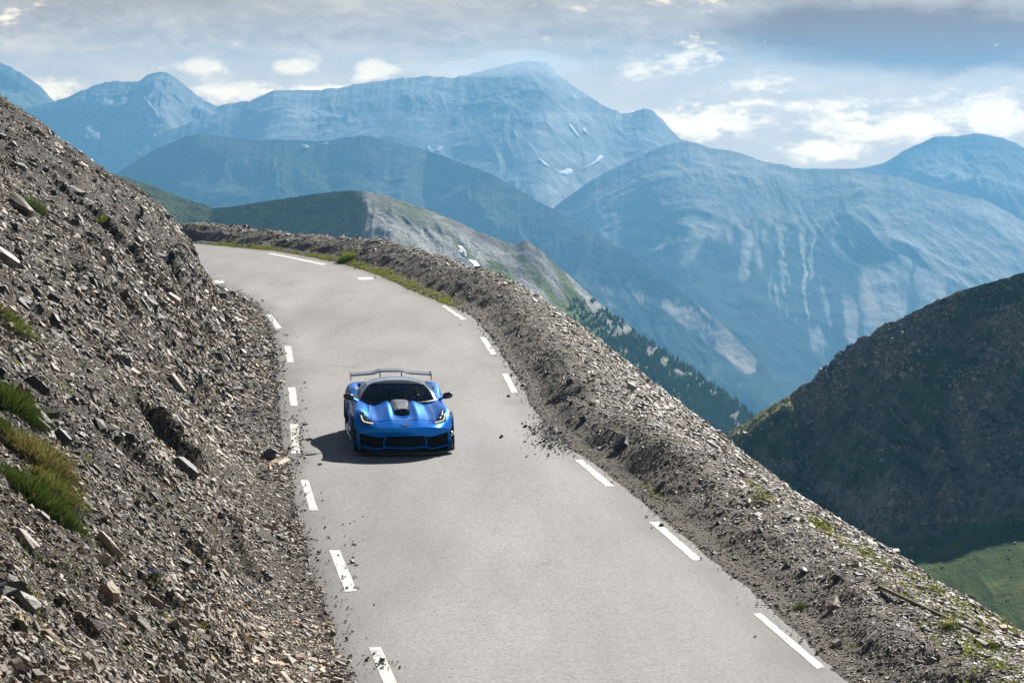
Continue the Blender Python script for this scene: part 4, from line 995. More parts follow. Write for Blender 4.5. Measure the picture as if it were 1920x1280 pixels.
# tail panel
tr = TOPV.reshape(NYc, NVc, 3)[-1]; nz = 10
tv = np.stack([np.stack([tr[:, 0], tr[:, 1] - .10 * t, tr[:, 2] + (.18 - tr[:, 2]) * t], -1) for t in np.linspace(0, 1, nz)]); bodyV.append(tv.reshape(-1, 3)); bodyF.append(grid_faces(nz, NVc)[:, ::-1] + off); off += nz * NVc
# front band above the openings
fr_ = TOPV.reshape(NYc, NVc, 3)[0]; ax_ = np.abs(fr_[:, 0])
lipz = np.interp(ax_, [0, .38, .44, .50, .86, .90], [.398, .398, .375, .372, .418, .43]); nz = 9
def fascia_y(x, z):
    v = np.clip(np.abs(x) / .90, 0, 1.05)
    return .46 * v ** 2.6 + np.interp(z, [.08, .2, .4, .5, .56, .6], [.030, .045, .030, .004, .0, .004])
bnd = []
for t in np.linspace(0, 1, nz):
    z = fr_[:, 2] + (lipz - fr_[:, 2]) * t; bnd.append(np.stack([fr_[:, 0], fascia_y(fr_[:, 0], z) - .004 * math.sin(t * 3.14) + fr_[:, 1] * 0 + (fr_[:, 1] - fascia_y(fr_[:, 0], fr_[:, 2])) * (1 - t), z], -1))
bodyV.append(np.stack(bnd).reshape(-1, 3)); bodyF.append(grid_faces(nz, NVc) + off); off += nz * NVc
# corner columns beside the outer intakes down to the splitter
for s in (-1, 1):
    xs_ = np.linspace(.855, .90, 6); zs__ = np.linspace(.43, .09, 8)
    g_ = np.array([[(s * x, float(fascia_y(x, z)), z) for x in xs_] for z in zs__]); bodyV.append(g_.reshape(-1, 3)); f_ = grid_faces(8, 6); bodyF.append((f_ if s > 0 else f_[:, ::-1]) + off); off += 48
BV = np.vstack(bodyV); BF = np.vstack(bodyF); BV, BF = prune(BV, BF)
body = cpart('body', BV, BF, M['blue'])
hv_, hf_ = prune(TOPV, TOPF[hoodm][:, ::-1]); cpart('hood', hv_, hf_, M['blue'])
for vx, fx, s in doors:
    a, b = prune(vx, fx); dd = cpart('door', a, b, M['blue'])
    bx = bmesh.new(); bmesh.ops.create_cube(bx, size=1, matrix=Matrix.Translation((s * .935, 2.72, .72)) @ Matrix.Diagonal((.02, .16, .03, 1))); bmesh.ops.bevel(bx, geom=bx.edges[:], offset=.006, segments=1)
    cbm('handle', bx, M['trim'], dd)
def tube_part(name, pts, rad, mat, parent=None, seg=8, flat=1.0, closed=False):
    P0 = [Vector(p) for p in pts]; bm = bmesh.new(); rings = []
    for i, p in enumerate(P0):
        a = P0[max(i - 1, 0)]; b = P0[min(i + 1, len(P0) - 1)]; t = (b - a).normalized()
        n1_ = t.cross(Vector((0, 1, .01))); n1_ = n1_.normalized() if n1_.length > .05 else Vector((1, 0, 0)); n2_ = t.cross(n1_).normalized()
        rings.append([bm.verts.new(p + n1_ * rad * math.cos(6.283 * k / seg) + n2_ * rad * flat * math.sin(6.283 * k / seg)) for k in range(seg)])
    for r0, r1 in zip(rings, rings[1:]):
        for k in range(seg): bm.faces.new((r0[k], r0[(k + 1) % seg], r1[(k + 1) % seg], r1[k]))
    bm.faces.new(rings[0][::-1]); bm.faces.new(rings[-1]); return cbm(name, bm, mat, parent)
# seams round the hood
def seam(pts, w=.006):
    return tube_part('seam', [(x, y, zs(x, y) + .001) for x, y in pts], w, M['trim'], hood_o, 6)
hood_o = [o for o in car.children if o.name.startswith('hood')][0]
def vy(v, y): return (v * float(np.interp(y, yy_, wy)), y + float(nosef(v) * fade(y)))
seam([vy(v, .42) for v in np.linspace(-.62, .62, 25)])
for s in (-1, 1): seam([vy(s * .62, y) for y in np.linspace(.42, 1.74, 22)])
# black openings
def front_panel(name, x0, x1, zt, zb, mat, back=.05, parent=None, nx=24, nz=6):
    xs_ = np.linspace(x0, x1, nx); g_ = []
    for t in np.linspace(0, 1, nz):
        g_.append([(x, float(fascia_y(x, .3)) + back, np.interp(x, *zt) * (1 - t) + np.interp(x, *zb) * t) for x in xs_])
    return cpart(name, np.array(g_).reshape(-1, 3), grid_faces(nz, nx), mat, parent)
gr_ = front_panel('grille', -.46, .46, ([-1, 1], [.42, .42]), ([-1, 1], [.10, .10]), M['mesh'])
for k in range(5):
    z = .200 + .038 * k; tube_part('slat', [(x, float(fascia_y(x, .3)) + .035, z) for x in np.linspace(-.41, .41, 13)], .0035, M['trim'], gr_, 5)
for s in (-1, 1):
    it = front_panel('air_intake', min(s * .42, s * .90), max(s * .42, s * .90), ([-1, -.5, .5, 1], [.45, .39, .39, .45]), ([-1, 1], [.08, .08]), M['mesh'])
    tube_part('vane', [(s * x, float(fascia_y(x, .3)) + .03, .29) for x in np.linspace(.48, .86, 9)], .004, M['trim'], it, 5)
def bar(pts, rad, name='bumper_trim', mat=None, flat=1.6):
    P0 = np.array(pts, float); t = np.linspace(0, 1, 40); L = np.r_[0, np.cumsum(np.linalg.norm(np.diff(P0, axis=0), axis=1))]; L /= L[-1]
    q = np.stack([np.interp(t, L, P0[:, 0]), np.interp(t, L, P0[:, 1])], -1); q = smk(q, 2, 0)
    return tube_part(name, [(x, float(fascia_y(x, z)) + .006, z) for x, z in q], rad, mat or M['blue'], None, 8, flat)
bar([(-.90, .165), (-.62, .145), (-.50, .132), (-.40, .180), (0, .160), (.40, .180), (.50, .132), (.62, .145), (.90, .165)], .016, 'lower_lip')
for s in (-1, 1): bar([(s * .37, .39), (s * .40, .33), (s * .415, .26), (s * .40, .180)], .013)
# splitter with end fences
def splitter():
    bm = bmesh.new(); xs_ = np.linspace(-.985, .985, 41); L0, L1, L2, L3 = [], [], [], []
    for x in xs_:
        v = abs(x) / .985; y = .50 * v ** 3.2 - .055
        L0.append(bm.verts.new((x, y, .062))); L1.append(bm.verts.new((x, y, .078))); L2.append(bm.verts.new((x, max(y + .02, .64), .078))); L3.append(bm.verts.new((x, max(y + .02, .64), .062)))
    for i in range(40):
        for a, b in ((L0, L1), (L1, L2), (L2, L3), (L3, L0)): bm.faces.new((a[i], a[i + 1], b[i + 1], b[i]))
    for i in (0, 40): bm.faces.new((L0[i], L1[i], L2[i], L3[i]))
    return cbm('splitter', bm, M['carbon'], None, True)
sp_ = splitter()
def slab_(name, corners, th, mat, parent=None):
    """thin plate from 4+ corners, thickened along its normal, with a small bevel"""
    c = [Vector(p) for p in corners]; n = (c[1] - c[0]).cross(c[-1] - c[0]).normalized() * th * .5; bm = bmesh.new()
    a = [bm.verts.new(p + n) for p in c]; b = [bm.verts.new(p - n) for p in c]; k = len(c)
    bm.faces.new(a); bm.faces.new(b[::-1])
    for i in range(k): bm.faces.new((a[i], b[i], b[(i + 1) % k], a[(i + 1) % k]))
    bmesh.ops.bevel(bm, geom=bm.edges[:], offset=th * .2, segments=1)
    return cbm(name, bm, mat, parent, False)
for s in (-1, 1):
    slab_('end_fence', [(s * .975, .40, .078), (s * .975, .66, .078), (s * .985, .66, .30), (s * .985, .56, .34), (s * .98, .45, .22)], .014, M['carbon'], sp_)
    slab_('dive_plane', [(s * .90, .36, .33), (s * .985, .52, .36), (s * .985, .66, .40), (s * .94, .60, .40)], .012, M['carbon'])
    slab_('side_skirt', [(s * .93, 1.36, .12), (s * .985, 1.36, .135), (s * .985, 3.30, .135), (s * .93, 3.30, .12)], .02, M['carbon'])
# floor and inner wheel housings: dark tub so no light leaks through
bm = bmesh.new()
ring = [(x * .93, y, .16) for x, y in [(.55, .25), (.93, .55), (.62, .62), (.62, 1.36), (.98, 1.36), (.98, 3.3), (.62, 3.33), (.62, 4.08), (.90, 4.1), (.88, 4.4)]]
lo_ = [bm.verts.new(p) for p in ring] + [bm.verts.new((-p[0], p[1], p[2])) for p in ring[::-1]]
bm.faces.new(lo_)
ext = bmesh.ops.extrude_face_region(bm, geom=bm.faces[:]); bmesh.ops.translate(bm, verts=[e for e in ext['geom'] if isinstance(e, bmesh.types.BMVert)], vec=(0, 0, .22))
cbm('floor_pan', bm, M['trim'], None, False)
# wheels
def wheel(x, y, z, r, w, s):
    w0 = empty('wheel', (x, y, z)); w0.parent = car
    prof = [(r * .70, -.5), (r * .93, -.5), (r * .985, -.42), (r, -.3), (r, .3), (r * .985, .42), (r * .93, .5), (r * .70, .5), (r * .66, .3), (r * .66, -.3)]
    n = 48; V_, F_ = [], []
    for i in range(n):
        a = 6.28318 * i / n
        for rr, t in prof: V_.append((t * w, rr * math.cos(a), rr * math.sin(a)))
    k = len(prof)
    for i in range(n):
        for j in range(k): F_.append((i * k + j, i * k + (j + 1) % k, ((i + 1) % n) * k + (j + 1) % k, ((i + 1) % n) * k + j))
    cpart('tyre', V_, F_, M['tyre'], w0)
    bm = bmesh.new(); xo = s * w * .36
    def cyl(rad, depth, cx, seg=32): bmesh.ops.create_cone(bm, cap_ends=True, segments=seg, radius1=rad, radius2=rad, depth=depth, matrix=Matrix.Translation((cx, 0, 0)) @ Matrix.Rotation(R(90), 4, 'Y'))
    cyl(.055, .05, xo); cyl(r * .52, .02, -s * .01, 40)
    for j in range(10):
        a = 6.28318 * j / 10; m = Matrix.Rotation(a, 4, 'X') @ Matrix.Translation((xo - s * .01, 0, r * .36)) @ Matrix.Diagonal((.03, .032, r * .64, 1))
        bmesh.ops.create_cube(bm, size=1, matrix=m)
    rim = cbm('rim', bm, M['rim'], w0, False)
    bm = bmesh.new(); n = 48; ra, rb = r * .72, r * .65
    R0 = [[bm.verts.new((px_, rr * math.cos(6.28318 * i / n), rr * math.sin(6.28318 * i / n))) for i in range(n)] for rr, px_ in ((ra, s * w * .5), (rb, s * w * .46), (rb, -s * w * .4))]
    for a, b in zip(R0, R0[1:]):
        for i in range(n): bm.faces.new((a[i], a[(i + 1) % n], b[(i + 1) % n], b[i]))
    cbm('rim_lip', bm, M['rim'], w0)
for s in (-1, 1):
    wheel(s * .835, .985, .325, .335, .285, s); wheel(s * .815, 3.70, .335, .347, .33, s)
# wheel arch lips
for s in (-1, 1):
    for wy_, wz, wr in WHEELS:
        a = np.linspace(-.25, math.pi + .25, 30); xw = float(np.interp(wy_, yy_, wy))
        tube_part('wheel_arch', [(s * (xw - .002), wy_ + (wr + .04) * math.cos(q), wz + (wr + .04) * math.sin(q)) for q in a], .013, M['trim'], None, 6)
# headlights: dark lens set in the wing with an L-shaped lamp
for s in (-1, 1):
    poly = [(.535, .285), (.62, .50), (.715, .78), (.775, .95), (.825, .93), (.845, .66), (.825, .47), (.69, .345)]
    c0 = np.mean(poly, 0); n = 40; Q = np.vstack([poly, poly[:1]]); L = np.r_[0, np.cumsum(np.linalg.norm(np.diff(Q, axis=0), axis=1))]
    ring = np.stack([np.interp(np.linspace(0, L[-1], n, endpoint=False), L, Q[:, k]) for k in (0, 1)], -1); V_ = []; F_ = []
    lev = (1, .8, .6, .4, .2)
    for w_ in lev:
        for q in ring: p = q * w_ + c0 * (1 - w_); V_.append((s * p[0], p[1], zs(s * p[0], p[1]) + (.010 if w_ < 1 else -.004)))
    V_.append((s * c0[0], c0[1], zs(s * c0[0], c0[1]) + .010))
    for k in range(len(lev) - 1):
        for i in range(n): f_ = (k * n + i, k * n + (i + 1) % n, (k + 1) * n + (i + 1) % n, (k + 1) * n + i); F_.append(f_[::-1] if s < 0 else f_)
    for i in range(n): F_.append(((len(lev) - 1) * n + i, (len(lev) - 1) * n + (i + 1) % n, len(lev) * n))
    hl = cpart('headlight', V_, F_, M['lens_dark'])
    pts = [(.815, .68), (.800, .56), (.775, .475), (.69, .40), (.60, .335)]
    pts = np.array(pts); t = np.linspace(0, 1, 16); pts = np.stack([np.interp(t, np.linspace(0, 1, 5), pts[:, k]) for k in (0, 1)], -1)
    tube_part('light_strip', [(s * x, y, zs(s * x, y) + .014) for x, y in pts], .012, M['led'], hl, 8)
    for (x, y) in ((.77, .80), (.755, .68), (.71, .55)):
        bm = bmesh.new(); bmesh.ops.create_uvsphere(bm, u_segments=12, v_segments=8, radius=.028, matrix=Matrix.Translation((s * x, y, zs(s * x, y) + .004))); cbm('projector', bm, M['chrome'], hl)
# raised carbon scoop on the hood
def scoop():
    ny, nx = 14, 13; g_ = []
    for i, y in enumerate(np.linspace(.98, 1.74, ny)):
        t = (y - .98) / .76; hw_ = .150 + .075 * t
        row = []
        for x in np.linspace(-1, 1, nx):
            e = 1 - abs(x) ** 6; row.append((x * hw_, y, zs(.0, y) + .012 + (.085 - .01 * t) * e + .012 * (1 - x * x)))
        g_.append(row)
    o = cpart('hood_scoop', np.array(g_).reshape(-1, 3), grid_faces(ny, nx)[:, ::-1], M['carbon'])
    for s in (-1, 1):
        V_ = [(s * (.150 + .075 * t), .98 + .76 * t, z) for t in np.linspace(0, 1, 8) for z in (zs(0, .98 + .76 * t) - .05, zs(0, .98 + .76 * t) + .014)]
        cpart('scoop_side', V_, [(2 * i, 2 * i + 1, 2 * i + 3, 2 * i + 2) for i in range(7)], M['carbon'], o)
    V_ = [(x, .985 + d, zs(0, .98) + z) for x in (-.148, .148) for d, z in ((-.13, .004), (.0, .075))]
    cpart('scoop_mouth', V_, [(0, 1, 3, 2)], M['mesh'], o, False)
    for k in range(4): tube_part('louvre', [(x, .985 - .11 + .032 * k, zs(0, .98) + .012 + .018 * k) for x in (-.14, 0, .14)], .006, M['carbon'], o, 6)
    V_ = [(x * .27, 1.74 + d, zs(0, 1.74) + z) for x in (-.8, .8) for d, z in ((0, -.03), (.0, .085))]
    cpart('scoop_back', V_, [(0, 1, 3, 2)], M['trim'], o, False)
scoop()
# greenhouse: closed rings from belt to roof
def ringpts(t):
    """plan ring at level t (0 belt, 1 roof): front, right side, rear, left side"""
    half = [  # belt (x,y,z), roof (x,y,z)
        ((0, 1.70, .815), (0, 2.47, 1.128)), ((.30, 1.735, .82), (.22, 2.475, 1.126)), ((.56, 1.84, .825), (.42, 2.50, 1.118)), ((.74, 2.02, .835), (.555, 2.545, 1.098)),   # windscreen
        ((.785, 2.12, .84), (.59, 2.60, 1.09)),                                                                              # pillar
        ((.80, 2.45, .855), (.605, 2.82, 1.105)), ((.80, 2.80, .875), (.60, 3.02, 1.11)), ((.78, 3.05, .90), (.58, 3.18, 1.105)),   # side window
        ((.74, 3.35, .925), (.54, 3.34, 1.095)), ((.60, 3.80, .955), (.44, 3.48, 1.085)),                                                      # rear pillar
        ((.42, 4.02, .975), (.30, 3.52, 1.09)), ((0, 4.10, .985), (0, 3.54, 1.095))]
    P0 = np.array([np.array(a) * (1 - t) + np.array(b) * t for a, b in half]); return P0
NR_ = 9; fine = 6
def up(P0): 
    q, _ = spline(P0, .001) if False else (None, None)
    n = len(P0); out = []
    for i in range(n - 1):
        a, b, c, d = P0[max(i - 1, 0)], P0[i], P0[i + 1], P0[min(i + 2, n - 1)]
        if i == 0: a = c * np.array([-1, 1, 1])
        if i == n - 2: d = b * np.array([-1, 1, 1])
        for k in range(fine):
            t = k / fine; out.append(.5 * (2 * b + (c - a) * t + (2 * a - 5 * b + 4 * c - d) * t * t + (3 * b - a - 3 * c + d) * t**3))
    out.append(P0[-1]); return np.array(out)
rows = []
for t in np.linspace(0, 1, NR_):
    q = up(ringpts(t)); bul = .030 * math.sin(math.pi * t); cen = np.array([0, 2.9, q[:, 2].mean()]); d = q - cen; d[:, 2] = 0; d /= np.linalg.norm(d, axis=1)[:, None] + 1e-9
    rows.append(q + d * bul * .8 + np.array([0, 0, bul * .5]))
rows = np.array(rows); nc_ = rows.shape[1]
def panel(name, c0, c1, mat, both=True, r0=0, r1=NR_, parent=None, split=False):
    res = []
    for s in ((1, -1) if both else (1,)):
        g_ = rows[r0:r1, c0:c1 + 1].copy(); g_[..., 0] *= s; res.append(g_)
    out = []
    if both and not split:
        V_ = np.vstack([g_.reshape(-1, 3) for g_ in res]); f_ = grid_faces(r1 - r0, c1 - c0 + 1); F_ = np.vstack([f_, f_[:, ::-1] + len(V_) // 2])
        bm = bmesh.new(); me = bpy.data.meshes.new(name); me.from_pydata(V_.tolist(), [], F_.tolist()); bm.from_mesh(me); bmesh.ops.remove_doubles(bm, verts=bm.verts[:], dist=.0005); bpy.data.meshes.remove(me)
        return cbm(name, bm, mat, parent)
    for g_, s in zip(res, (1, -1)):
        f_ = grid_faces(r1 - r0, c1 - c0 + 1); out.append(cpart(name, g_.reshape(-1, 3), f_ if s > 0 else f_[:, ::-1], mat, parent))
    return out
wind = panel('windscreen', 0, 3 * fine, M['glass'], True, 0, NR_)
panel('window_pillar', 3 * fine, 4 * fine + 2, M['carbon'], True, split=True)
panel('side_window', 4 * fine + 2, 8 * fine, M['glass_dark'], True, split=True)
panel('rear_pillar', 8 * fine, 9 * fine, M['blue'], True, split=True)
panel('rear_window', 9 * fine, 11 * fine, M['glass_dark'], True)
# roof skin: rings closing to the middle
top = rows[-1]; full = np.vstack([top, (top * np.array([-1, 1, 1]))[-2:0:-1]]); n = len(full); cen = np.array([0, 3.0, 1.20]); V_, F_ = [], []
lev = np.linspace(1, 0, 9)
for w_ in lev[:-1]:
    for p in full:
        q = p * w_ + cen * (1 - w_); q[2] = p[2] + (1.212 - p[2]) * (1 - w_ ** 2.0) ** .75; V_.append(q)
V_.append(np.array([0, 3.0, 1.212]))
for k in range(len(lev) - 2):
    for i in range(n): F_.append((k * n + i, k * n + (i + 1) % n, (k + 1) * n + (i + 1) % n, (k + 1) * n + i))
for i in range(n): F_.append(((len(lev) - 2) * n + i, (len(lev) - 2) * n + (i + 1) % n, (len(lev) - 1) * n))
roof = cpart('roof', V_, F_, simple('roof_carbon', (.04, .042, .046), .16, 0, .8, vary=.3, scale=120, Coat_Weight=1.0, Coat_Roughness=.03, Coat_IOR=2.4))
tube_part('header_trim', [tuple(p + np.array([0, -.004, .006])) for p in np.vstack([(top[:3 * fine + 1] * np.array([-1, 1, 1]))[::-1], top[1:3 * fine + 1]])], .016, M['trim'], roof, 6)
tube_part('cowl', [tuple(p + np.array([0, -.012, .004])) for p in np.vstack([(rows[0][:4 * fine + 1] * np.array([-1, 1, 1]))[::-1], rows[0][1:4 * fine + 1]])], .024, M['trim'], None, 6)
for s in (-1, 1):
    tube_part('wiper', [(s * .05 - .25, 1.74, .845), (s * .05 + .05, 1.80, .86), (s * .05 + .32, 1.87, .872)], .008, M['trim'], wind, 5)
# vents on the rear haunches
for s in (-1, 1):
    q = [(s * .70, 3.10), (s * .80, 3.06), (s * .83, 3.22), (s * .74, 3.26)]
    slab_('haunch_vent', [(x, y, zs(x, y) + .006) for x, y in (q if s > 0 else q[::-1])], .012, M['trim'])
# mirrors
for s in (-1, 1):
    bm = bmesh.new(); bmesh.ops.create_uvsphere(bm, u_segments=20, v_segments=12, radius=1)
    for v in bm.verts:
        x, y, z = v.co; x = math.copysign(abs(x) ** .75, x); z = math.copysign(abs(z) ** .8, z)
        if y > .35: y = .35
        v.co = (s * (.99) + x * .105, 2.02 + y * .085, .935 + z * .066 + s * x * .014)
    mo = cbm('mirror', bm, M['carbon'])
    tube_part('mirror_stalk', [(s * .80, 2.08, .835), (s * .865, 2.05, .865), (s * .925, 2.03, .905)], .026, M['blue'], mo, 8)
    bm = bmesh.new(); bmesh.ops.create_circle(bm, cap_ends=True, segments=20, radius=1, matrix=Matrix.Translation((s * 1.005, 2.052, .935)) @ Matrix.Rotation(R(90), 4, 'X') @ Matrix.Diagonal((.095, .05, 1, 1))); cbm('mirror_glass', bm, M['chrome'], mo, False)
# badge
def vface(name, pts, mat, parent):
    V_ = []
    for x, y in pts: V_.append((x, y, zs(x, max(y, 0)) + .008))
    return slab_(name, V_, .006, mat, parent)
bd = vface('badge', [(-.012, .055), (.0, .04), (.012, .055), (.0, .10)], M['chrome'], None)
vface('badge_flag', [(-.085, .155), (-.075, .115), (-.004, .055), (-.012, .105)], M['trim'], bd)
vface('badge_flag', [(.012, .105), (.004, .055), (.075, .115), (.085, .155)], M['red'], bd)
# rear wing
wx = [-.835, -.80, -.42, -.34, -.255, -.15, 0, .15, .255, .34, .42, .80, .835]; wz = [1.075, 1.079, 1.105, 1.118, 1.150, 1.158, 1.158, 1.158, 1.150, 1.118, 1.105, 1.079, 1.075]
prof = [(0, 0), (.05, .020), (.14, .030), (.24, .032), (.33, .040), (.335, .030), (.24, .010), (.14, -.004), (.05, -.010)]
V_, F_ = [], []
for x, z in zip(wx, wz):
    for y, h in prof: V_.append((x, 4.16 + y, z + h * .72 + .02 + .06 * max(y - .02, 0)))
k = len(prof)
for i in range(len(wx) - 1):
    for j in range(k): F_.append((i * k + j, i * k + (j + 1) % k, (i + 1) * k + (j + 1) % k, (i + 1) * k + j))
F_ += [tuple(range(k))[::-1], tuple((len(wx) - 1) * k + j for j in range(k))]
wing = cpart('rear_wing', V_, F_, simple('wing_carbon', (.04, .045, .052), .2, 0, .6, vary=.3, scale=120, Coat_Weight=.5, Coat_Roughness=.08))
for s in (-1, 1):
    slab_('end_plate', [(s * .842, 4.12, 1.005), (s * .842, 4.50, 1.02), (s * .842, 4.55, 1.165), (s * .842, 4.40, 1.165), (s * .842, 4.14, 1.115)], .012, M['carbon'], wing)
    slab_('upright', [(s * .225, 4.22, .97), (s * .225, 4.34, .97), (s * .225, 4.33, 1.155), (s * .225, 4.24, 1.155)], .018, M['trim'], wing)
# cabin
bm = bmesh.new()
g_ = [[(x, y, z + .015 * math.cos(x * 6)) for x in np.linspace(-.70, .70, 15)] for y, z in ((1.88, .80), (2.0, .815), (2.15, .815), (2.25, .78), (2.27, .62), (2.22, .45))]
dsh = cpart('dashboard', np.array(g_).reshape(-1, 3), grid_faces(6, 15)[:, ::-1], M['dash'])
V_ = [(.40 + .17 * math.cos(a), 2.20 - .05 * (1 - abs(math.sin(a)) ** 2) * 0, .80 + .045 * math.sin(a)) for a in np.linspace(0, math.pi, 9)]
tube_part('instrument_hood', V_, .03, M['dash'], dsh, 8)
for s in (-1, 1):
    st = empty('seat', (s * .38, 2.85, .18)); st.parent = car
    def cush(name, c, d, rot, par):
        bm = bmesh.new(); bmesh.ops.create_cube(bm, size=1, matrix=Matrix.Translation(c) @ Matrix.Rotation(rot, 4, 'X') @ Matrix.Diagonal((*d, 1))); bmesh.ops.bevel(bm, geom=bm.edges[:], offset=.05, segments=3, affect='EDGES'); cbm(name, bm, M['seatm'], par)
    cush('seat_base', (0, -.05, .12), (.50, .52, .16), 0, st); cush('backrest', (0, .32, .42), (.50, .15, .66), R(-18), st); cush('headrest', (0, .46, .74), (.26, .12, .16), R(-18), st)
bm = bmesh.new(); n1c, n2c = 28, 8; rg = []
mw = Matrix.Translation((.40, 2.40, .775)) @ Matrix.Rotation(R(66), 4, 'X')
for i in range(n1c):
    a = 6.28318 * i / n1c; rg.append([bm.verts.new(mw @ Vector(((.178 + .016 * math.cos(6.28318 * j / n2c)) * math.cos(a), (.178 + .016 * math.cos(6.28318 * j / n2c)) * math.sin(a), .016 * math.sin(6.28318 * j / n2c)))) for j in range(n2c)])
for i in range(n1c):
    for j in range(n2c): bm.faces.new((rg[i][j], rg[i][(j + 1) % n2c], rg[(i + 1) % n1c][(j + 1) % n2c], rg[(i + 1) % n1c][j]))
for a in (0, 120, 240): bmesh.ops.create_cube(bm, size=1, matrix=mw @ Matrix.Rotation(R(a + 90), 4, 'Z') @ Matrix.Translation((.09, 0, -.01)) @ Matrix.Diagonal((.18, .03, .014, 1)))
cbm('steering_wheel', bm, M['trim'])
cpart('cabin_floor', [(-.72, 1.9, .20), (.72, 1.9, .20), (.72, 3.45, .20), (-.72, 3.45, .20), (-.72, 3.5, .93), (.72, 3.5, .93)], [(0, 1, 2, 3), (3, 2, 5, 4)], M['dash'], None, False)
cpart('cabin_lining', [(s * .76, y, z) for s in (-1, 1) for y in (1.9, 3.5) for z in (.20, .83)], [(0, 1, 3, 2), (4, 5, 7, 6)], M['dash'], None, False)
for c0, w_, h_, nm in (((-.62, .12), .055, .10, 'sticker'), ((.30, .90), .07, .05, 'sticker')):
    # stickers on the inside of the screen, found by level on the glass grid
    fx, ft = c0; i = int(ft * (NR_ - 1)); q = rows[i, :3 * fine + 1]; xs_ = np.interp(abs(fx), q[:, 0], np.arange(len(q))); p = q[int(round(xs_))].copy(); nxt = rows[i + 1, int(round(xs_))]; upv = nxt - p; upv /= np.linalg.norm(upv)
    p[0] = math.copysign(p[0], fx); e = p + np.array([0, .022, -.012])
    cpart(nm, [e + np.array([dx * w_ / 2, 0, 0]) + upv * dz * h_ * np.array([math.copysign(1, fx), 1, 1]) for dx, dz in ((-1, 0), (1, 0), (1, 1), (-1, 1))], [(0, 1, 2, 3)], M['white_label'], wind, False)

# ------------------------------------------------------------------ driver
def skin_body(name, joints, edges, root, mat, parent, sub=2):
    me = bpy.data.meshes.new(name); me.from_pydata([j[0] for j in joints], edges, []); o = bpy.data.objects.new(name, me); COL.objects.link(o)
    sk = o.modifiers.new('skin', 'SKIN'); sk.use_smooth_shade = True
    me.skin_vertices.new() if not me.skin_vertices else None
    for v, j in zip(me.skin_vertices[0].data, joints): v.radius = (j[1], j[1] if len(j) < 3 else j[2])
    me.skin_vertices[0].data[root].use_root = True
    ss = o.modifiers.new('sub', 'SUBSURF'); ss.levels = sub; ss.render_levels = sub
    bpy.context.view_layer.update(); dg = bpy.context.evaluated_depsgraph_get(); m2_ = bpy.data.meshes.new_from_object(o.evaluated_get(dg)); m2_.name = name
    bpy.data.objects.remove(o); return link(name, m2_, parent, mat)
person = empty('person', car.matrix_basis @ Vector((.38, 2.92, .40)) if False else (0, 0, 0))
tag(person, 'driver in a pale blue shirt behind the windscreen, both hands on the steering wheel', 'person')
bpy.context.view_layer.update()
person.matrix_world = car.matrix_world @ Matrix.Translation((.39, 2.95, .36))
def hand_joints(J, E, wrist, palm, dirv, side_):
    """palm and five fingers curled over the rim"""
    w_ = Vector(J[wrist][0]); d = Vector(dirv).normalized(); s = Vector(side_).normalized(); dn = d.cross(s).normalized()
    pc_ = len(J); J.append((tuple(w_ + d * .055), .034, .018)); E.append((wrist, pc_))
    for k, (o_, l) in enumerate(((-.030, .062), (-.010, .074), (.010, .070), (.030, .055))):
        a = Vector(J[pc_][0]) + d * .035 + s * o_; i = len(J); J.append((tuple(a), .0095)); E.append((pc_, i))
        J.append((tuple(a + d * l * .45 - Vector((0, 0, .010))), .0085)); E.append((i, i + 1)); J.append((tuple(a + d * l * .55 - Vector((0, 0, l * .55))), .0075)); E.append((i + 1, i + 2))
    a = w_ + d * .03 - s * .034; i = len(J); J.append((tuple(a), .011)); E.append((pc_, i)); J.append((tuple(a + d * .035 - s * .02 - Vector((0, 0, .012))), .0095)); E.append((i, i + 1))
J = [((0, 0, .02), .15, .12), ((0, .02, .18), .145, .11), ((0, .04, .34), .165, .11), ((0, .04, .43), .10, .08), ((0, .02, .485), .052), ((0, .0, .535), .05), ((0, -.005, .60), .076, .09), ((0, .0, .665), .074, .092), ((0, .005, .72), .048, .06)]
E = [(0, 1), (1, 2), (2, 3), (3, 4), (4, 5), (5, 6), (6, 7), (7, 8)]
for s in (-1, 1):
    i = len(J); J += [((s * .185, .03, .40), .062), ((s * .255, -.13, .27), .050), ((s * .245, -.30, .36), .040), ((s * .185, -.44, .44), .028)]; E += [(3, i), (i, i + 1), (i + 1, i + 2), (i + 2, i + 3)]
    hand_joints(J, E, i + 3, None, (-s * .25, -.9, .2), (0, .15, 1))
    j = len(J); J += [((s * .11, -.06, -.03), .09), ((s * .14, -.46, .10), .065), ((s * .13, -.78, -.12), .045)]; E += [(0, j), (j, j + 1), (j + 1, j + 2)]
skin_body('figure', J, E, 0, M['skin'], person)
sj = [(j[0], j[1] + .010, (j[2] if len(j) > 2 else j[1]) + .010) for j in J[:4]]; se = [(0, 1), (1, 2), (2, 3)]
cnt = 9
for s in (-1, 1):
    base_i = [k for k, j in enumerate(J) if abs(j[0][0] - s * .185) < 1e-6 and abs(j[0][1] - .03) < 1e-6][0]; i = len(sj)
    for q in range(3): sj.append((J[base_i + q][0], J[base_i + q][1] + .012))
    se += [(3, i), (i, i + 1), (i + 1, i + 2)]
skin_body('shirt', sj, se, 0, M['shirt'], person)
bm = bmesh.new(); bmesh.ops.create_uvsphere(bm, u_segments=24, v_segments=16, radius=1)
for v in bm.verts:
    x, y, z = v.co; r_ = 1 + .06 * float(fbm(x * 4, z * 4 + y, 3, 5)); cutf = (z < .05 and y < .25) or z < -.45
    v.co = (x * .087 * r_, .012 + y * .104 * r_, .672 + max(z, -.45) * .098 * r_) if not cutf else (x * .070, .012 + max(y, -.2) * .085, .672 + max(z, -.45) * .08)
cbm('hair', bm, M['hair'], person)
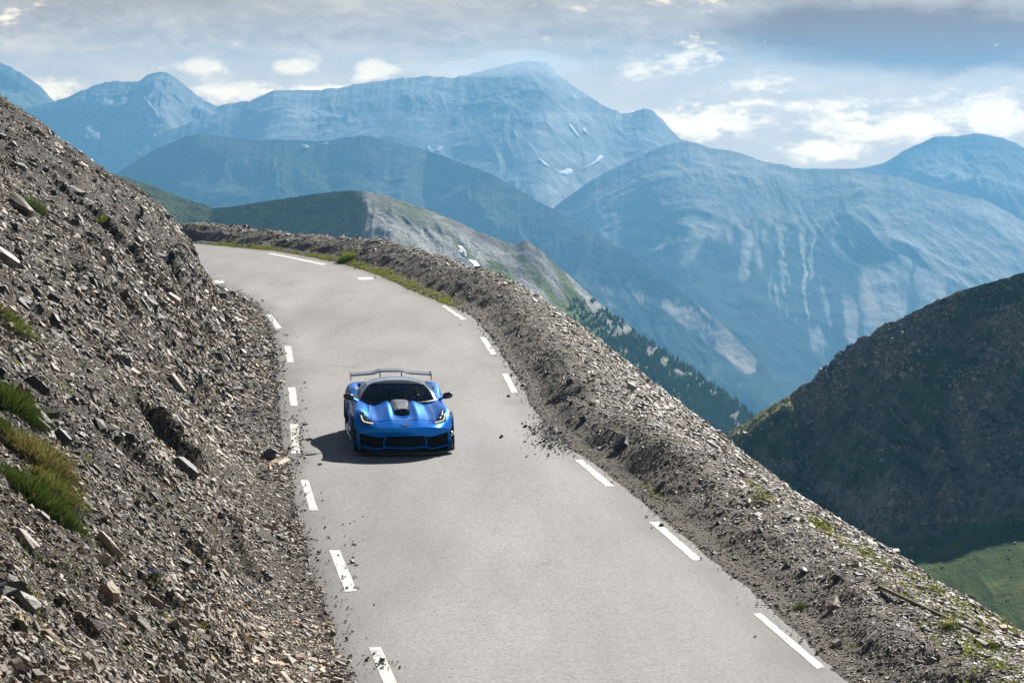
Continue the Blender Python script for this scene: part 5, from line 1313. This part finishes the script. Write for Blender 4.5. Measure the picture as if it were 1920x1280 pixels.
for s in (-1, 1):
    bm = bmesh.new(); bmesh.ops.create_uvsphere(bm, u_segments=10, v_segments=8, radius=1, matrix=Matrix.Translation((s * .080, .01, .625)) @ Matrix.Diagonal((.012, .020, .032, 1))); cbm('ear', bm, M['skin'], person)
    bm = bmesh.new(); bmesh.ops.create_uvsphere(bm, u_segments=10, v_segments=8, radius=.012, matrix=Matrix.Translation((s * .030, -.084, .640))); cbm('eye', bm, M['trim'], person)
bm = bmesh.new(); bmesh.ops.create_cone(bm, cap_ends=True, segments=10, radius1=.020, radius2=.008, depth=.05, matrix=Matrix.Translation((0, -.096, .618)) @ Matrix.Rotation(R(12), 4, 'X')); cbm('nose', bm, M['skin'], person)
bm = bmesh.new(); bmesh.ops.create_uvsphere(bm, u_segments=10, v_segments=6, radius=1, matrix=Matrix.Translation((0, -.088, .582)) @ Matrix.Diagonal((.024, .008, .006, 1))); cbm('mouth', bm, M['red'], person)
# ------------------------------------------------------------------ light
SUN_AZ, SUN_EL = R(24), R(31)       # right of straight ahead
sd = Vector((math.sin(SUN_AZ) * math.cos(SUN_EL), math.cos(SUN_AZ) * math.cos(SUN_EL), math.sin(SUN_EL)))
ld = bpy.data.lights.new('sun', 'SUN'); ld.energy = 5.0; ld.angle = R(.55); ld.color = (1, .955, .89)
sun = bpy.data.objects.new('sun', ld); COL.objects.link(sun); sun.rotation_euler = (-sd).to_track_quat('-Z', 'Y').to_euler()
sun.location = (60, 100, 120)
W = bpy.data.worlds.new('World'); SC.world = W; W.use_nodes = True
wt = W.node_tree; wt.nodes.clear()
class WN(NT):
    def __init__(self): self.t = wt
wn = WN()
def mth(op, a, b=None, clamp=False):
    x = wn.n('ShaderNodeMath', operation=op); x.use_clamp = clamp
    for i, v in enumerate((a, b)):
        if v is None: continue
        if isinstance(v, (int, float)): x.inputs[i].default_value = v
        else: wn.l(v, x.inputs[i])
    return x.outputs[0]
def smap(v, a, b, c=0., d=1.):
    x = wn.n('ShaderNodeMapRange', interpolation_type='SMOOTHSTEP')
    wn.l(v, x.inputs[0])
    for i, k in enumerate((a, b, c, d)): x.inputs[i + 1].default_value = k
    return x.outputs[0]
wo = wn.n('ShaderNodeOutputWorld'); bg = wn.n('ShaderNodeBackground'); bg.inputs[1].default_value = .05
wn.l(bg.outputs[0], wo.inputs[0])
sky = wn.n('ShaderNodeTexSky', sky_type='NISHITA'); sky.sun_disc = False
sky.sun_elevation = SUN_EL; sky.sun_rotation = SUN_AZ; sky.altitude = 2600; sky.air_density = .45; sky.dust_density = .3
tc = wn.n('ShaderNodeTexCoord'); sep = wn.n('ShaderNodeSeparateXYZ'); wn.l(tc.outputs['Generated'], sep.inputs[0])
az = mth('ARCTAN2', sep.outputs[0], sep.outputs[1]); el = mth('ARCSINE', sep.outputs[2])
# cloud field in azimuth / elevation, unit = one photo pixel (1/4533 rad)
A = mth('MULTIPLY', az, F); E = mth('MULTIPLY', el, F)
cv = wn.n('ShaderNodeCombineXYZ'); wn.l(mth('MULTIPLY', A, 1 / 260.), cv.inputs[0]); wn.l(mth('MULTIPLY', E, 1 / 120.), cv.inputs[1])
def wnoise(scale, detail, rough=.55, off=(0, 0, 0)):
    mp = wn.n('ShaderNodeMapping'); mp.inputs['Location'].default_value = off; wn.l(cv.outputs[0], mp.inputs[0])
    x = wn.n('ShaderNodeTexNoise'); x.inputs['Scale'].default_value = scale; x.inputs['Detail'].default_value = detail; x.inputs['Roughness'].default_value = rough
    wn.l(mp.outputs[0], x.inputs['Vector']); return x.outputs['Fac']
n1 = wnoise(1.0, 6, .6); n2 = wnoise(2.6, 7, .62, (4, 2, 1)); n3 = wnoise(.55, 4, .5, (9, 1, 3)); n4 = wnoise(8.5, 7, .6, (2, 7, 5))
def blob(px, py, sx, sy):
    dx = mth('MULTIPLY', mth('SUBTRACT', A, px - 960), 1. / sx); dy = mth('MULTIPLY', mth('SUBTRACT', E, 190 - py), 1. / sy)
    r2 = mth('ADD', mth('MULTIPLY', dx, dx), mth('MULTIPLY', dy, dy))
    return mth('POWER', 2.718, mth('MULTIPLY', r2, -1.0))
BL = [(110, 168, 75, 34, 1), (385, 124, 62, 17, 1.1), (556, 125, 52, 16, 1.2), (440, 172, 110, 20, 1), (705, 133, 50, 26, 1.15), (640, 172, 130, 14, .9), (20, 32, 60, 26, .5),
      (1290, 120, 90, 38, .8), (1180, 128, 70, 26, .7), (1310, 232, 120, 40, 1.15), (1535, 282, 85, 24, 1.2), (1640, 236, 190, 32, 1.0), (1840, 215, 110, 48, 1.15), (1280, 8, 90, 14, .8), (1500, 195, 220, 16, .8), (1100, 15, 40, 22, .45), (1430, 160, 70, 30, .6)]
acc = None
for b in BL:
    q = mth('MULTIPLY', blob(*b[:4]), b[4]); acc = q if acc is None else mth('MAXIMUM', acc, q)
bright = smap(mth('ADD', acc, mth('ADD', mth('MULTIPLY', mth('SUBTRACT', n2, .5), 1.7), mth('MULTIPLY', mth('SUBTRACT', n4, .5), 1.6))), .30, .98)
# grey deck over the top, with a ragged lower rim that sinks towards the right
rim = mth('ADD', mth('MULTIPLY', A, -.020), mth('MULTIPLY', mth('SUBTRACT', n1, .5), 150.))
rim = mth('ADD', mth('ADD', rim, 88.), mth('MULTIPLY', mth('SUBTRACT', n4, .5), 60.))
deck = smap(mth('SUBTRACT', E, rim), -28, 38)
dark = mth('MULTIPLY', smap(mth('ADD', mth('ADD', blob(1720, 95, 360, 52), mth('MULTIPLY', blob(1560, 40, 300, 40), .7)), mth('ADD', mth('MULTIPLY', mth('SUBTRACT', n3, .5), .9), mth('ADD', mth('MULTIPLY', mth('SUBTRACT', n2, .5), 1.0), mth('MULTIPLY', mth('SUBTRACT', n4, .5), .5)))), .25, .9), 1.0)
def wmix(fac, a, b):
    x = wn.n('ShaderNodeMix', data_type='RGBA')
    for s, v in ((x.inputs[0], fac), (x.inputs[6], a), (x.inputs[7], b)):
        if isinstance(v, tuple): s.default_value = v + (1,)
        elif isinstance(v, (int, float)): s.default_value = v
        else: wn.l(v, s)
    return x.outputs[2]
KS = 11.0                            # brings the cloud tones below to the sky's own scale
def c3(r, g, b): return (r, g, b)
gap = (1.95, 1.52, 1.08); grey = (1.10, .88, .68); darkc = (.50, .22, .08); white = (4.1, 3.15, 1.95)
low = wmix(smap(n2, .35, .7), gap, (2.4, 1.8, 1.2))
col = wmix(mth('MULTIPLY', deck, .92), low, wmix(smap(mth('ADD', mth('MULTIPLY', n2, .6), mth('MULTIPLY', n4, .4)), .40, .60), grey, (1.50, 1.22, .95)))
shade = mth('MULTIPLY', mth('MULTIPLY', smap(mth('ADD', mth('MULTIPLY', n1, .6), mth('MULTIPLY', n2, .4)), .46, .60), deck), .55)
col = wmix(shade, col, (.66, .46, .32))
col = wmix(mth('MULTIPLY', dark, .95), col, darkc)
col = wmix(mth('MULTIPLY', bright, .95), col, white)
col = wmix(smap(E, 230, 420), col, (.62, .72, .86))
boost = smap(E, -10, 200, 1.0, .66)
sc_ = wn.n('ShaderNodeVectorMath', operation='SCALE'); wn.l(col, sc_.inputs[0]); wn.l(mth('MULTIPLY', boost, KS), sc_.inputs['Scale'])
# clouds thin out overhead, where the clear sky of the sun's height takes over
cover = smap(E, 1000, 2700, 1.0, .0)
glow = smap(blob(1080, 190 - 1500, 1150, 560), .1, .8)          # bright cloud patch added above the view for the car roof to reflect
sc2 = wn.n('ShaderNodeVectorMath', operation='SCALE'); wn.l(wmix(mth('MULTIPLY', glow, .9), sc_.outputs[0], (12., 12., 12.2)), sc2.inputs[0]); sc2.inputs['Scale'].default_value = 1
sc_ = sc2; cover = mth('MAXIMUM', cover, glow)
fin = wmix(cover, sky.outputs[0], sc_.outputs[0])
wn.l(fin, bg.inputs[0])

# ------------------------------------------------------------------ air
def box_mesh(name, lo, hi):
    x0, y0, z0 = lo; x1, y1, z1 = hi
    V = [(x, y, z) for z in (z0, z1) for y in (y0, y1) for x in (x0, x1)]
    return mesh_np(name, V, [(0, 2, 3, 1), (4, 5, 7, 6), (0, 1, 5, 4), (1, 3, 7, 5), (3, 2, 6, 7), (2, 0, 4, 6)])
nt = NT('haze_air'); pv = nt.n('ShaderNodeVolumePrincipled')
pv.inputs['Color'].default_value = (.118, .31, .51, 1); pv.inputs['Density'].default_value = 2.6e-4; pv.inputs['Anisotropy'].default_value = .35
nt.l(pv.outputs[0], nt.out.inputs['Volume'])
haze = link('haze', box_mesh('haze', (-5200, -300, -1101), (5200, 5800, 112)), None, nt.m); tag(haze, kind='stuff')

# wisp of cloud that shrouds the summit
nt = NT('cloud_wisp_air'); vsn = nt.n('ShaderNodeVolumePrincipled'); vsn.inputs['Color'].default_value = (.98, .98, .98, 1); vsn.inputs['Density'].default_value = .0038; vsn.inputs['Anisotropy'].default_value = .45
nt.l(vsn.outputs[0], nt.out.inputs['Volume'])
bm = bmesh.new()
for cx, cyy, rx, rz_ in ((905, 128, 130, 20), (965, 116, 110, 28), (1015, 122, 85, 26), (850, 130, 100, 13)):
    c = at(cx, cyy, 4930.); r2 = bmesh.ops.create_icosphere(bm, subdivisions=4, radius=1)
    for v in r2['verts']:
        k = 1 + .35 * float(fbm(v.co.x * 1.6 + cx, v.co.z * 1.6 + v.co.y, 4, 3)); v.co = Vector(c) + Vector((v.co.x * rx * k, v.co.y * 95 * k, v.co.z * rz_ * k))
me = bpy.data.meshes.new('cloud_wisp'); bm.to_mesh(me); bm.free(); tag(link('cloud_wisp', me, None, nt.m), kind='stuff', label='pale cloud wisp clinging to the highest summit', cat='cloud_wisp')

# ------------------------------------------------------------------ render
vs = SC.view_settings; vs.view_transform = 'Standard'; vs.look = 'None'; vs.exposure = .82; vs.gamma = 1; vs.use_curve_mapping = False
cy = SC.cycles; cy.use_denoising = True
try: cy.denoiser = 'OPENIMAGEDENOISE'; cy.denoising_input_passes = 'RGB_ALBEDO_NORMAL'; cy.denoising_prefilter = 'ACCURATE'
except Exception: pass
cy.max_bounces = 6; cy.diffuse_bounces = 3; cy.glossy_bounces = 3; cy.transmission_bounces = 6; cy.transparent_max_bounces = 10; cy.volume_bounces = 1
cy.use_adaptive_sampling = False
cy.sample_clamp_indirect = 6
